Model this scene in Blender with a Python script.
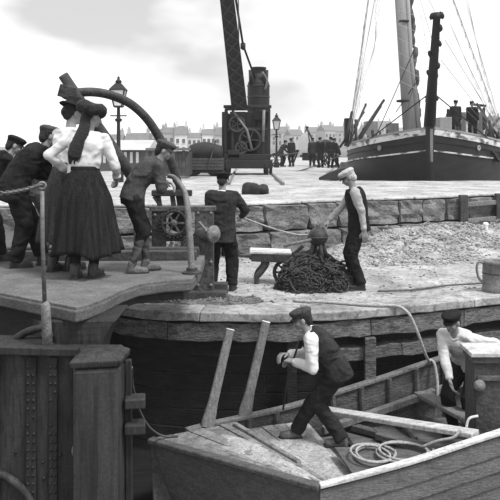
import bpy, bmesh, math, random
from mathutils import Vector, Matrix, Quaternion, noise
random.seed(11)
R = math.radians
for o in list(bpy.data.objects): bpy.data.objects.remove(o)
scn = bpy.context.scene
COL = scn.collection

# ------------------------------------------------------------------ camera
CH = 1.97            # eye height over the near quay (z = 0)
FP = 700.0           # focal length in photo pixels (500 px wide)
cam = bpy.data.cameras.new('camera'); cam.sensor_width = 36; cam.lens = 36*FP/500
cam.shift_y = -0.2; cam.clip_start = 0.1; cam.clip_end = 6000
co = bpy.data.objects.new('camera', cam); COL.objects.link(co)
co.location = (0, 0, CH); co.rotation_euler = (R(90), 0, 0); scn.camera = co
# ------------------------------------------------------------------ sky, sun, exposure
SUN_EL, SUN_AZ = 60, 128          # azimuth from +Y clockwise: behind the camera to the right
w = bpy.data.worlds.new('World'); scn.world = w; w.use_nodes = True
nt = w.node_tree; nt.nodes.clear()
def N(t, **k):
    n = nt.nodes.new(t)
    for a, b in k.items(): setattr(n, a, b)
    return n
sky = N('ShaderNodeTexSky', sky_type='NISHITA', sun_disc=False, sun_elevation=R(SUN_EL), sun_rotation=R(SUN_AZ))
bw = N('ShaderNodeRGBToBW'); nt.links.new(sky.outputs[0], bw.inputs[0])
tc = N('ShaderNodeTexCoord'); mp = N('ShaderNodeMapping')
mp.inputs['Location'].default_value = (2.2, 1.9, 3.1); mp.inputs['Scale'].default_value = (1, 1, 2.2)
nt.links.new(tc.outputs['Generated'], mp.inputs[0])
nz = N('ShaderNodeTexNoise'); nz.inputs['Scale'].default_value = 1.7; nz.inputs['Detail'].default_value = 5
nz.inputs['Roughness'].default_value = 0.5
nt.links.new(mp.outputs[0], nz.inputs['Vector'])
rp = N('ShaderNodeMapRange'); rp.inputs[1].default_value = 0.34; rp.inputs[2].default_value = 0.475
rp.inputs[3].default_value = 4.6; rp.inputs[4].default_value = 11.0
nt.links.new(nz.outputs[0], rp.inputs[0])
mx = N('ShaderNodeMix', data_type='FLOAT'); mx.inputs[0].default_value = 0.9
nt.links.new(bw.outputs[0], mx.inputs[2]); nt.links.new(rp.outputs[0], mx.inputs[3])
bg = N('ShaderNodeBackground'); bg.inputs[1].default_value = 0.1
nt.links.new(mx.outputs[0], bg.inputs[0])
wo = N('ShaderNodeOutputWorld'); nt.links.new(bg.outputs[0], wo.inputs[0])
sl = bpy.data.lights.new('sun', 'SUN'); sl.energy = 2.7; sl.angle = R(12)
so = bpy.data.objects.new('sun', sl); COL.objects.link(so)
az, el = R(SUN_AZ), R(SUN_EL)
sd = Vector((math.sin(az)*math.cos(el), math.cos(az)*math.cos(el), math.sin(el)))
so.rotation_euler = sd.to_track_quat('Z', 'Y').to_euler(); so.location = (8, -8, 20)
vs = scn.view_settings; vs.view_transform = 'Standard'; vs.look = 'None'; vs.exposure = 0.55; vs.gamma = 1; vs.use_curve_mapping = False
scn.cycles.max_bounces = 6; scn.cycles.filter_width = 3.0; scn.cycles.volume_bounces = 1

# ------------------------------------------------------------------ helpers
def V(px, py, d):                      # a point of the place seen at photo pixel (px,py), d metres out
    return Vector(((px-250)/FP*d, d, CH-(py-150)/FP*d))
def VZ(px, py, z):                     # the same on a level surface at height z
    d = (CH-z)*FP/(py-150); return V(px, py, d)
MATS = {}
def mat(name, base, var=0.35, scale=6.0, rough=0.85, bump=0.3, stretch=(1,1,1), metal=0.0, detail=6, spots=0.0, spot_scale=30, bdist=0.02, crease=0.0, grain=42, gr=.3):
    if name in MATS: return MATS[name]
    m = bpy.data.materials.new(name); m.use_nodes = True; t = m.node_tree; nd = t.nodes
    b = nd['Principled BSDF']; b.inputs['Roughness'].default_value = rough; b.inputs['Metallic'].default_value = metal; b.inputs['Specular IOR Level'].default_value = 0.12 if rough > 0.82 else 0.28
    tcn = nd.new('ShaderNodeTexCoord'); mpn = nd.new('ShaderNodeMapping'); mpn.inputs['Scale'].default_value = stretch
    gi = nd.new('ShaderNodeObjectInfo'); ad = nd.new('ShaderNodeVectorMath'); ad.operation = 'ADD'
    ml = nd.new('ShaderNodeMath'); ml.operation = 'MULTIPLY'; ml.inputs[1].default_value = 13.7
    t.links.new(gi.outputs['Random'], ml.inputs[0]); t.links.new(tcn.outputs['Object'], ad.inputs[0]); t.links.new(ml.outputs[0], ad.inputs[1])
    t.links.new(ad.outputs[0], mpn.inputs[0])
    n1 = nd.new('ShaderNodeTexNoise'); n1.inputs['Scale'].default_value = scale; n1.inputs['Detail'].default_value = detail; n1.inputs['Roughness'].default_value = 0.65
    t.links.new(mpn.outputs[0], n1.inputs['Vector'])
    mr = nd.new('ShaderNodeMapRange'); mr.inputs[1].default_value = 0.3; mr.inputs[2].default_value = 0.7
    mr.inputs[3].default_value = base*(1-var); mr.inputs[4].default_value = base*(1+var)
    t.links.new(n1.outputs[0], mr.inputs[0]); out = mr.outputs[0]
    # each piece of a kind a little lighter or darker than its neighbour
    jr = nd.new('ShaderNodeMapRange'); jr.inputs[3].default_value = 0.86; jr.inputs[4].default_value = 1.14
    t.links.new(gi.outputs['Random'], jr.inputs[0])
    jm = nd.new('ShaderNodeMath'); jm.operation = 'MULTIPLY'; t.links.new(out, jm.inputs[0]); t.links.new(jr.outputs[0], jm.inputs[1]); out = jm.outputs[0]
    if spots:
        n2 = nd.new('ShaderNodeTexNoise'); n2.inputs['Scale'].default_value = spot_scale; n2.inputs['Detail'].default_value = 3
        t.links.new(mpn.outputs[0], n2.inputs['Vector'])
        r2 = nd.new('ShaderNodeMapRange'); r2.inputs[1].default_value = 0.5; r2.inputs[2].default_value = 0.62; r2.inputs[3].default_value = 1; r2.inputs[4].default_value = 1-spots
        t.links.new(n2.outputs[0], r2.inputs[0])
        m2 = nd.new('ShaderNodeMath'); m2.operation = 'MULTIPLY'; t.links.new(out, m2.inputs[0]); t.links.new(r2.outputs[0], m2.inputs[1]); out = m2.outputs[0]
    n5 = nd.new('ShaderNodeTexNoise'); n5.inputs['Scale'].default_value = grain; n5.inputs['Detail'].default_value = 3; n5.inputs['Roughness'].default_value = 0.7
    t.links.new(ad.outputs[0], n5.inputs['Vector'])
    r5 = nd.new('ShaderNodeMapRange'); r5.inputs[1].default_value = 0.3; r5.inputs[2].default_value = 0.7; r5.inputs[3].default_value = 1-gr; r5.inputs[4].default_value = 1+gr
    t.links.new(n5.outputs[0], r5.inputs[0])
    m5 = nd.new('ShaderNodeMath'); m5.operation = 'MULTIPLY'; t.links.new(out, m5.inputs[0]); t.links.new(r5.outputs[0], m5.inputs[1]); out = m5.outputs[0]
    t.links.new(out, b.inputs['Base Color'])
    if bump:
        n3 = nd.new('ShaderNodeTexNoise'); n3.inputs['Scale'].default_value = scale*4; n3.inputs['Detail'].default_value = 5
        t.links.new(mpn.outputs[0], n3.inputs['Vector'])
        bp = nd.new('ShaderNodeBump'); bp.inputs['Strength'].default_value = bump; bp.inputs['Distance'].default_value = bdist
        t.links.new(n3.outputs[0], bp.inputs['Height'])
        if crease:
            n4 = nd.new('ShaderNodeTexNoise'); n4.noise_type = 'RIDGED_MULTIFRACTAL'; n4.inputs['Scale'].default_value = 4.2; n4.inputs['Detail'].default_value = 2.5; n4.inputs['Distortion'].default_value = 0.9
            m4 = nd.new('ShaderNodeMapping'); m4.inputs['Scale'].default_value = (1.0, 1.0, 1.7); m4.inputs['Rotation'].default_value = (0.5, 0.35, 0.2)
            t.links.new(ad.outputs[0], m4.inputs[0]); t.links.new(m4.outputs[0], n4.inputs['Vector'])
            bp2 = nd.new('ShaderNodeBump'); bp2.inputs['Strength'].default_value = crease; bp2.inputs['Distance'].default_value = 0.055
            t.links.new(n4.outputs[0], bp2.inputs['Height']); t.links.new(bp2.outputs[0], bp.inputs['Normal'])
        t.links.new(bp.outputs[0], b.inputs['Normal'])
    MATS[name] = m; return m

class MB:
    def __init__(s): s.v = []; s.f = []
    def add(s, vs, fs, M=None):
        o = len(s.v); s.v += [tuple((M @ Vector(p)) if M else p) for p in vs]
        s.f += [tuple(i+o for i in f) for f in fs]; return s
    def box(s, c, size, rot=None, taper=1.0):
        x, y, z = size[0]/2, size[1]/2, size[2]/2
        vs = [(-x,-y,-z),(x,-y,-z),(x,y,-z),(-x,y,-z),(-x*taper,-y*taper,z),(x*taper,-y*taper,z),(x*taper,y*taper,z),(-x*taper,y*taper,z)]
        M = Matrix.Translation(c)
        if rot is not None: M = M @ (rot if isinstance(rot, Matrix) else Matrix.Rotation(rot, 4, 'Z'))
        return s.add(vs, [(0,3,2,1),(4,5,6,7),(0,1,5,4),(1,2,6,5),(2,3,7,6),(3,0,4,7)], M)
    def bar(s, a, b, wd, h, up=(0,0,1), wd2=None, h2=None):      # rectangular timber from a to b
        a, b = Vector(a), Vector(b); t = (b-a).normalized(); up = Vector(up)
        if abs(t.dot(up)) > 0.98: up = Vector((0,1,0))
        sx = t.cross(up).normalized(); uz = sx.cross(t)
        wd2 = wd if wd2 is None else wd2; h2 = h if h2 is None else h2
        vs = []
        for p, ww, hh in ((a, wd, h), (b, wd2, h2)):
            for i, j in ((-1,-1),(1,-1),(1,1),(-1,1)): vs.append(p+sx*(i*ww/2)+uz*(j*hh/2))
        return s.add(vs, [(0,1,2,3),(7,6,5,4),(0,4,5,1),(1,5,6,2),(2,6,7,3),(3,7,4,0)])
    def loft(s, rings, closed=True, cap=True):
        n = len(rings[0]); vs = [p for r in rings for p in r]; fs = []
        for i in range(len(rings)-1):
            for j in range(n if closed else n-1):
                k = (j+1) % n; fs.append((i*n+j, i*n+k, (i+1)*n+k, (i+1)*n+j))
        if cap: fs.append(tuple(range(n))[::-1]); fs.append(tuple((len(rings)-1)*n+j for j in range(n)))
        return s.add(vs, fs)
    def tube(s, path, r, seg=8, sx=1.0, cap=True, up=None):
        P = [Vector(p) for p in path]; n = len(P)
        rr = r if isinstance(r, (list, tuple)) else [r]*n
        rings = []; nx = None
        for i in range(n):
            t = (P[min(i+1,n-1)]-P[max(i-1,0)])
            t = t.normalized() if t.length > 1e-9 else Vector((0,0,1))
            if nx is None:
                nx = Vector(up) if up else (Vector((0,0,1)) if abs(t.z) < 0.9 else Vector((1,0,0)))
            nx = (nx - t*nx.dot(t)).normalized(); ny = t.cross(nx)
            rings.append([P[i]+nx*(math.cos(a)*rr[i]*sx)+ny*(math.sin(a)*rr[i]) for a in [2*math.pi*k/seg for k in range(seg)]])
        return s.loft(rings, True, cap)
    def capsule(s, a, b, ra, rb, seg=12):
        a, b = Vector(a), Vector(b); L = (b-a).length
        if L < 1e-6: b = a+Vector((0,0,1e-4)); L = 1e-4
        t = (b-a)/L; path, r = [], []
        for k in range(1, 5):
            an = math.pi/2*(k/4); path.append(a-t*(ra*math.cos(an))); r.append(max(ra*math.sin(an), 1e-4))
        for k in range(0, 4):
            an = math.pi/2*(k/4); path.append(b+t*(rb*math.sin(an))); r.append(max(rb*math.cos(an), 1e-4))
        return s.tube(path, r, seg)
    def lathe(s, prof, seg=16, M=None):            # prof: (r,z)
        rings = [[Vector((r*math.cos(2*math.pi*k/seg), r*math.sin(2*math.pi*k/seg), z)) for k in range(seg)] for r, z in prof]
        if M: rings = [[M @ p for p in r] for r in rings]
        return s.loft(rings)
    def prism(s, poly, z0, z1, M=None):
        n = len(poly); vs = [(x,y,z0) for x,y in poly]+[(x,y,z1) for x,y in poly]
        fs = [tuple(range(n))[::-1], tuple(range(n,2*n))]+[(i,(i+1)%n,n+(i+1)%n,n+i) for i in range(n)]
        return s.add(vs, fs, M)
    def torus(s, c, r, r2, seg=20, seg2=8, M=None, squash=1.0):
        M = M or Matrix.Identity(4); n0 = []
        for i in range(seg):
            a = 2*math.pi*i/seg
            for j in range(seg2):
                b = 2*math.pi*j/seg2
                n0.append(Vector(c)+ (M @ Vector(((r+r2*math.cos(b))*math.cos(a), (r+r2*math.cos(b))*math.sin(a)*squash, r2*math.sin(b)))))
        fs = [(i*seg2+j, ((i+1)%seg)*seg2+j, ((i+1)%seg)*seg2+(j+1)%seg2, i*seg2+(j+1)%seg2) for i in range(seg) for j in range(seg2)]
        return s.add(n0, fs)
    def build(s, name, m, parent=None, smooth=False, bevel=0, jitter=0):
        me = bpy.data.meshes.new(name); me.from_pydata(s.v, [], s.f)
        bm = bmesh.new(); bm.from_mesh(me); bmesh.ops.recalc_face_normals(bm, faces=bm.faces); bm.to_mesh(me); bm.free()
        if smooth: me.polygons.foreach_set('use_smooth', [True]*len(me.polygons))
        o = bpy.data.objects.new(name, me); COL.objects.link(o)
        if m: me.materials.append(m)
        if bevel:
            md = o.modifiers.new('bevel', 'BEVEL'); md.width = bevel; md.segments = 2; md.limit_method = 'ANGLE'
        if parent: attach(o, parent)
        return o
def attach(o, parent):                 # keep world position (meshes are written in world or in thing space)
    o.parent = parent
    if parent.get('_w'): o.matrix_parent_inverse = world_of(parent).inverted()
def world_of(o):
    M = Matrix.Translation(o.location) @ o.rotation_euler.to_matrix().to_4x4() @ Matrix.Diagonal((*o.scale, 1))
    if o.parent: M = world_of(o.parent) @ o.matrix_parent_inverse @ M
    return M
def tag(o, label, cat, group=None):
    o['label'] = label; o['category'] = cat
    if group: o['group'] = group
    return o
def thing(name, label, cat, loc=(0,0,0), rz=0, group=None, worldspace=True):
    o = bpy.data.objects.new(name, None); COL.objects.link(o); o.empty_display_size = 0.2
    o.location = loc; o.rotation_euler = (0,0,rz)
    o['_w'] = 1 if worldspace else 0
    return tag(o, label, cat, group)
def struct(o): o['kind'] = 'structure'; return o
def stuff(o): o['kind'] = 'stuff'; return o
def dup(root, loc, rz=None, scale=None, label=None):
    def cp(o, par):
        c = o.copy(); COL.objects.link(c); c.parent = par
        for ch in list(o.children): cp(ch, c)
        return c
    r = cp(root, None); r.location = loc
    if rz is not None: r.rotation_euler = (0,0,rz)
    if scale: r.scale = scale
    if label: r['label'] = label
    return r
def smoothpath(pts, n=8):
    P = [Vector(p) for p in pts]; out = []
    for i in range(len(P)-1):
        p0, p1, p2, p3 = P[max(i-1,0)], P[i], P[i+1], P[min(i+2,len(P)-1)]
        for k in range(n):
            t = k/n
            out.append(0.5*((2*p1)+(p2-p0)*t+(2*p0-5*p1+4*p2-p3)*t*t+(3*p1-p0-3*p2+p3)*t**3))
    out.append(P[-1]); return out

# ------------------------------------------------------------------ materials (all greys: the photograph is monochrome)
M_rubble = mat('rubble_stone', 0.32, 0.4, 6, 0.95, 0.5)
M_gravel = mat('pale_gravel', 0.38, 0.42, 1.1, 0.95, 0.5, detail=12, spots=0.3, spot_scale=9)
M_quay = mat('quay_dirt', 0.285, 0.5, 1.8, 0.95, 0.9, detail=12, spots=0.35, spot_scale=13)
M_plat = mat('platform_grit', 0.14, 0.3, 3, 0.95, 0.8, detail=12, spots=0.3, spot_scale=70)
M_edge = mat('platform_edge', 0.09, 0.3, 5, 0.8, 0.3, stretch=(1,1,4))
M_stone = mat('granite', 0.15, 0.6, 2.2, 0.9, 0.9, spots=0.35, spot_scale=16, bdist=0.03)
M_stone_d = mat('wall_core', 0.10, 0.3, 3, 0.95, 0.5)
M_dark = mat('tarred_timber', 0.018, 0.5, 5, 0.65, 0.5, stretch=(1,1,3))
M_wale = mat('weathered_timber', 0.13, 0.45, 5, 0.85, 0.8, stretch=(1,1,3), spots=0.4, spot_scale=12)
M_timber = mat('grey_timber', 0.15, 0.35, 6, 0.8, 0.6, stretch=(4,4,1))
M_oldwood = mat('dark_wood', 0.05, 0.45, 6, 0.75, 0.6, stretch=(1,4,1))
M_iron = mat('old_iron', 0.036, 0.5, 9, 0.55, 0.5, spots=0.3, spot_scale=25)
M_gate = mat('riveted_iron', 0.022, 0.55, 3.0, 0.6, 0.6, stretch=(3,3,.35), spots=0.35, spot_scale=14)
M_gate2 = mat('gate_post_iron', 0.029, 0.4, 4, 0.6, 0.5, stretch=(3,3,.25), spots=0.4, spot_scale=5)
M_iron_m = mat('grimy_iron', 0.07, 0.5, 7, 0.6, 0.5, spots=0.3, spot_scale=18)
M_iron_l = mat('worn_iron', 0.13, 0.35, 12, 0.5, 0.35)
M_boat_out = mat('boat_paint', 0.115, 0.3, 4, 0.6, 0.45, stretch=(1,3,4))
M_boat_in = mat('boat_inside', 0.085, 0.4, 5, 0.8, 0.6, stretch=(1,3,3))
M_deck = mat('pale_deck', 0.34, 0.45, 3, 0.9, 0.6, detail=10, spots=0.25, spot_scale=30)
M_deckb = mat('worn_deck_board', 0.19, 0.4, 4, 0.85, 0.5, stretch=(1,1,1), detail=10, spots=0.3, spot_scale=12)
M_pale = mat('bare_pale_wood', 0.46, 0.3, 3, 0.8, 0.25, stretch=(1,3,3), spots=0.25, spot_scale=8)
M_rope = mat('rope', 0.36, 0.3, 40, 0.9, 0.8, bdist=0.01)
M_rope_d = mat('dark_rope', 0.10, 0.4, 25, 0.9, 0.6)
M_white = mat('white_paint', 0.75, 0.1, 5, 0.6, 0.1)
M_white_w = mat('worn_white_paint', 0.62, 0.3, 1.2, 0.7, 0.2, spots=0.85, spot_scale=2.2, stretch=(1,1,2))
M_hull = mat('black_hull', 0.018, 0.4, 1.5, 0.5, 0.2, stretch=(1,1,4))
M_mast = mat('mast_wood', 0.24, 0.2, 2, 0.7, 0.2, stretch=(3,3,.4))
M_spar_l = mat('furled_canvas', 0.10, 0.4, 4, 0.9, 0.4)
M_spar = mat('dark_spar', 0.014, 0.3, 3, 0.6, 0.2)
M_cloth = mat('black_cloth', 0.014, 0.5, 7, 0.95, 0.25, crease=1.0)
M_cloth2 = mat('charcoal_cloth', 0.022, 0.4, 7, 0.95, 0.25, crease=1.0)
M_cloth3 = mat('grey_cloth', 0.06, 0.35, 7, 0.95, 0.25, crease=1.0)
M_skirt = mat('skirt_cloth', 0.019, 0.55, 7, 0.95, 0.7, stretch=(4,4,.12), bdist=.05)
M_skirt_g = mat('grey_skirt_cloth', 0.05, 0.5, 7, 0.95, 0.7, stretch=(4,4,.12), bdist=.05)
M_jersey = mat('knit', 0.055, 0.25, 10, 0.95, 0.3, crease=.8)
M_shirt = mat('white_shirt', 0.62, 0.04, 5, 0.9, 0.15, crease=.8, gr=.06)
M_shirt_g = mat('striped_shirt', 0.36, 0.12, 8, 0.9, 0.2, crease=.9, gr=.1)
M_shirt_b = mat('pale_shirt', 0.46, 0.08, 6, 0.9, 0.15, crease=.9, gr=.08)
M_skin = mat('skin', 0.235, 0.10, 9, 0.6, 0.15, gr=.1)
M_hair = mat('hair', 0.022, 0.4, 30, 0.6, 0.8, stretch=(3,3,.6))
M_boot = mat('boot_leather', 0.03, 0.4, 12, 0.45, 0.3)
M_boot_l = mat('worn_boot', 0.09, 0.4, 12, 0.6, 0.3)
M_cap = mat('tweed_cap', 0.05, 0.4, 25, 0.95, 0.6)
M_cap_l = mat('pale_cap', 0.38, 0.25, 20, 0.95, 0.5)
M_eye = mat('eye', 0.02, 0.1, 5, 0.2, 0)
M_house = mat('house_render', 0.36, 0.2, 0.6, 0.9, 0.1)
M_house_w = mat('house_whitewash', 0.62, 0.1, 0.6, 0.9, 0.1)
M_slate = mat('roof_slate', 0.11, 0.3, 1.2, 0.8, 0.2)
M_glass = mat('window_glass', 0.03, 0.2, 1, 0.2, 0)
M_land = mat('far_land', 0.12, 0.4, 0.02, 0.95, 0)
M_tarp = mat('black_tarpaulin', 0.016, 0.4, 3, 0.7, 0.5)
M_lglass = mat('lantern_glass', 0.6, 0.1, 3, 0.15, 0)

# ================================================================== SETTING
# water: one sheet to the horizon
wm = bpy.data.materials.new('dock_water'); wm.use_nodes = True
b = wm.node_tree.nodes['Principled BSDF']; b.inputs['Base Color'].default_value = (0.02,0.02,0.02,1); b.inputs['Roughness'].default_value = 0.12
tn = wm.node_tree.nodes; tl = wm.node_tree.links
c0 = tn.new('ShaderNodeTexCoord'); m0 = tn.new('ShaderNodeMapping'); m0.inputs['Scale'].default_value = (1, 2.2, 1)
n0 = tn.new('ShaderNodeTexNoise'); n0.inputs['Scale'].default_value = 2.4; n0.inputs['Detail'].default_value = 4
bp0 = tn.new('ShaderNodeBump'); bp0.inputs['Strength'].default_value = 0.5; bp0.inputs['Distance'].default_value = 0.12
tl.new(c0.outputs['Object'], m0.inputs[0]); tl.new(m0.outputs[0], n0.inputs['Vector']); tl.new(n0.outputs[0], bp0.inputs['Height']); tl.new(bp0.outputs[0], b.inputs['Normal'])
WZ = -1.80
struct(MB().add([(-920,-40,WZ),(920,-40,WZ),(920,714,WZ),(-920,714,WZ)], [(0,1,2,3)]).build('dock_water', wm))

# ---- near quay: rounded timber-faced pier head, surface z = 0
edge = [(-2.6,12.9),(-2.55,11.6),(-2.42,10.4),(-2.2,9.5),(-1.9,8.92),(-1.46,8.55),(-1.0,8.40),(-.6,8.34),(-.1,8.30),(.34,8.30),(.85,8.36),(1.33,8.46),(1.8,8.64),(2.27,8.84),(2.8,9.05),(3.3,9.25),(5.0,9.95),(8.0,11.1)]
edge = [(p.x, p.y) for p in smoothpath([(x,y,0) for x,y in edge], 3)]
def offs(pl, d):                                 # shift a plan polyline towards the dock by d
    out = []
    for i in range(len(pl)):
        a, b2 = Vector(pl[max(i-1,0)]), Vector(pl[min(i+1,len(pl)-1)]); t = (b2-a).normalized()
        out.append((pl[i][0]+t.y*d, pl[i][1]-t.x*d))
    return out
body = offs(edge, -0.34)
poly = body + [(8.0,19.0),(-2.6,19.0)]
def gridsheet(poly_test, x0,x1,y0,y1,step,zf):
    nx, ny = int((x1-x0)/step)+1, int((y1-y0)/step)+1; vs=[]; fs=[]
    for j in range(ny):
        for i in range(nx):
            x, y = x0+i*step, y0+j*step; vs.append((x,y,zf(x,y)))
    for j in range(ny-1):
        for i in range(nx-1):
            if poly_test(x0+(i+.5)*step, y0+(j+.5)*step): fs.append((j*nx+i, j*nx+i+1, (j+1)*nx+i+1, (j+1)*nx+i))
    return vs, fs
q = struct(MB().prism(poly, -3.0, -0.012).build('near_quay', M_quay))
# uneven dirt surface with ruts on top of it
def zq(x, y):
    h = 0.022*noise.noise((x*1.1, y*1.6, 3))+0.012*noise.noise((x*4, y*5, 1))
    s_ = max(0, min(1, (y-(11.2+0.18*x))/2.8)); s_ = s_*s_*(3-2*s_)
    k = max(0, min(1, (x-1.2)/1.6)); return 0.018+h+s_*k*(0.34*(1+0.5*noise.noise((x*2.1,y*2.1,7)))+.07*noise.noise((x*5,y*5,9)))
rows = []
inner = offs(edge, -0.42)
for k in range(60):
    t = k/59
    rows.append([(x+(0)*t, y+(max(18.8,y)-y)*t*t*0.999+0.0, 0) for x,y in inner])
vs=[]; fs=[]; n=len(inner)
for r in rows:
    for x,y,_ in r: vs.append((x,y,zq(x,y)))
for j in range(59):
    for i in range(n-1): fs.append((j*n+i,j*n+i+1,(j+1)*n+i+1,(j+1)*n+i))
surf = MB().add(vs,fs).build('quay_surface', M_quay, q, smooth=True)
# coping timbers and the wale beneath: lengths butted along the edge
def strip(pl, o0, o1, z0, z1, i0, i1, name, m, gap=0.006, bev=0.012, rough=0.0):
    a, b2 = offs(pl, o0), offs(pl, o1); rings = []
    for i in range(i0, i1+1):
        g = 0
        (ax,ay),(bx,by) = a[i], b2[i]
        if i == i1:
            (cx,cy),(dx,dy) = a[i-1], b2[i-1]; L=max(.05,math.hypot(ax-cx,ay-cy)); f=gap/L
            ax+=(cx-ax)*f; ay+=(cy-ay)*f; bx+=(dx-bx)*f; by+=(dy-by)*f
        j = rough*noise.noise((ax*5,ay*5,z0)); j2 = rough*noise.noise((ax*7,ay*7,z1+3))
        rings.append([Vector((ax,ay,z0+j)),Vector((bx+j,by+j,z0+j)),Vector((bx+j2,by+j2,z1+j2)),Vector((ax,ay,z1+j2))])
    return MB().loft(rings).build(name, m, q, bevel=bev)
for i0, i1 in [(0,6),(6,13),(13,21),(21,29),(29,36),(36,43),(43,len(edge)-1)]:
    strip(edge, -0.45, 0.0, -0.075, 0.03, i0, i1, 'coping_timber', M_quay, rough=0.012)
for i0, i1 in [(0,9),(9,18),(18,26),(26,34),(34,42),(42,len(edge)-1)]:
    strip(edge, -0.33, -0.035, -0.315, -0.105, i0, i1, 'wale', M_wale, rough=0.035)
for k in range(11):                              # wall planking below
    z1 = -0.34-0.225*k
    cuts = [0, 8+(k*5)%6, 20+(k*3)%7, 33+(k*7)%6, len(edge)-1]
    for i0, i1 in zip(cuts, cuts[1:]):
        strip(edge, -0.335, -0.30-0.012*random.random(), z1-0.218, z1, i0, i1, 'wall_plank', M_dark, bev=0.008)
# lower wale on the right and vertical fender posts
lw = [i for i,(x,y) in enumerate(edge) if x > .95 and y < 11.2]
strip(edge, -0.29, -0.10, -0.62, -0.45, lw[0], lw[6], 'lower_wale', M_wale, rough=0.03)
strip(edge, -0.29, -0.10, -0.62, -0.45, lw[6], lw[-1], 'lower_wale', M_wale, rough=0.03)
for x in (1.45, 3.9, -0.3+0.78):
    i = min(range(len(edge)), key=lambda k: abs(edge[k][0]-x)+(5 if edge[k][1]>10.6 else 0)); px_, py_ = offs(edge, -0.06)[i]
    if x == 1.45 or x == 3.9:
        MB().bar((px_,py_,-0.32),(px_,py_,-2.6),0.135,0.12).build('fender_post', M_wale, q, bevel=0.01)
    else:
        MB().bar((px_,py_+.06,-0.32),(px_,py_+.06,-2.6),0.12,0.12).build('fender_post', M_dark, q, bevel=0.01)

# ---- far quay: higher pale surface, z = 0.95, with the ship's dock cut out on the right
FQ = 0.95
wl = [(-9,12.7),(-0.5,12.85),(6.3,16.3),(14,20.2)]
fqpoly = [(-60,12.9),(-9,12.9),(-0.5,13.05),(6.3,16.5),(14,20.4),(30,23.0),(30,23.0),(2.6,23.0),(5.0,40.0),(7.8,60),(60,60),(60,95),(-60,95)]
fq = struct(MB().prism(fqpoly, -3.0, FQ-0.01).build('far_quay', M_gravel))
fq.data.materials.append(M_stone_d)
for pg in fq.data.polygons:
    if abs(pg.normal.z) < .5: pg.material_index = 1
# gently uneven gravel skin (stops short of the edges)
def inside(x,y,P):
    c=False; j=len(P)-1
    for i in range(len(P)):
        if (P[i][1]>y)!=(P[j][1]>y) and x<(P[j][0]-P[i][0])*(y-P[i][1])/(P[j][1]-P[i][1])+P[i][0]: c=not c
        j=i
    return c
vs,fs = gridsheet(lambda x,y: all(inside(x+a,y+b_,fqpoly) for a,b_ in ((-.2,-.2),(.2,-.2),(.2,.2),(-.2,.2))), -14,16,12.6,40,0.2, lambda x,y: FQ+0.014+0.03*noise.noise((x*.7,y*.7,2))+0.012*noise.noise((x*3,y*3,5)))
MB().add(vs,fs).build('gravel_skin', M_gravel, fq, smooth=True)
# ---- town ground and hillside far behind
def hz(x,y):
    k = max(0,min(1,(y-260)/440)); r = max(0,min(1,(x+120)/260))
    return 0.9 + k*(4+20*r)+ k*5*noise.noise((x*.004,y*.004,1))
vs,fs=[],[]; nx,ny=80,50
for j in range(ny):
    for i in range(nx): 
        x,y=-900+i*1800/(nx-1), 95+ (j/(ny-1))**1.6*620
        vs.append((x,y,hz(x,y)))
for j in range(ny-1):
    for i in range(nx-1): fs.append((j*nx+i,j*nx+i+1,(j+1)*nx+i+1,(j+1)*nx+i))
struct(MB().add(vs,fs).build('town_ground', M_land, smooth=True))

# ================================================================== STONE WALL (two courses of granite blocks)
sw = thing('stone_wall', 'granite block retaining wall of two courses below the pale upper quay', 'wall', (2,14,0))
protos = []
for k in range(5):
    bm = bmesh.new(); bmesh.ops.create_cube(bm, size=1.0)
    bmesh.ops.subdivide_edges(bm, edges=bm.edges[:], cuts=4, use_grid_fill=True)
    for v_ in bm.verts:
        n_ = noise.noise_vector(v_.co*2.3+Vector((k*9,3,1)))
        cnr = sum(abs(c_)>.49 for c_ in v_.co)
        v_.co -= v_.co*(0.035 if cnr==3 else 0.012 if cnr==2 else 0)
        n2_ = noise.noise_vector(v_.co*6+Vector((k*5,1,7)))
        v_.co += Vector((n_.x*.03+n2_.x*.012, (n_.y*.2+n2_.y*.1) if v_.co.y<0 else 0, n_.z*.05+n2_.z*.02))
    me = bpy.data.meshes.new('stone_block'); bm.to_mesh(me); bm.free(); me.materials.append(M_stone)
    me.polygons.foreach_set('use_smooth', [False]*len(me.polygons)); protos.append(me)
for (x0,y0),(x1,y1) in zip(wl, wl[1:]):
    L = math.hypot(x1-x0,y1-y0); ang = math.atan2(y1-y0,x1-x0); tx,ty=(x1-x0)/L,(y1-y0)/L
    MB().bar((x0-ty*-0.0+(-ty)*0.2, y0+tx*0.2, .40),(x1+(-ty)*0.2,y1+tx*.2,.40),0.12,1.0).build('wall_core', M_stone_d, sw)
    for c, (z0,z1) in enumerate(((-0.06,0.44),(0.44,0.93))):
        s_ = -random.random()*.2
        while s_ < L-0.05:
            l = random.uniform(.5,1.05)
            if s_+l > L-0.25: l = L-s_
            a0, a1 = max(s_,0), s_+l; mid=(a0+a1)/2
            o = bpy.data.objects.new('stone_block', random.choice(protos)); COL.objects.link(o)
            dep = random.uniform(-.03,.03)+(0.03 if c else -.13)
            o.location=(x0+tx*mid-ty*dep, y0+ty*mid+tx*dep, (z0+z1)/2)
            o.rotation_euler=(random.uniform(-.02,.02),random.uniform(-.012,.012),ang+random.uniform(-.03,.03)); o.scale=(a1-a0-random.uniform(.015,.06), .34, z1-z0-0.018-random.random()*(.05 if c==0 else .02)); attach(o, sw)
            s_ += l
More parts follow.
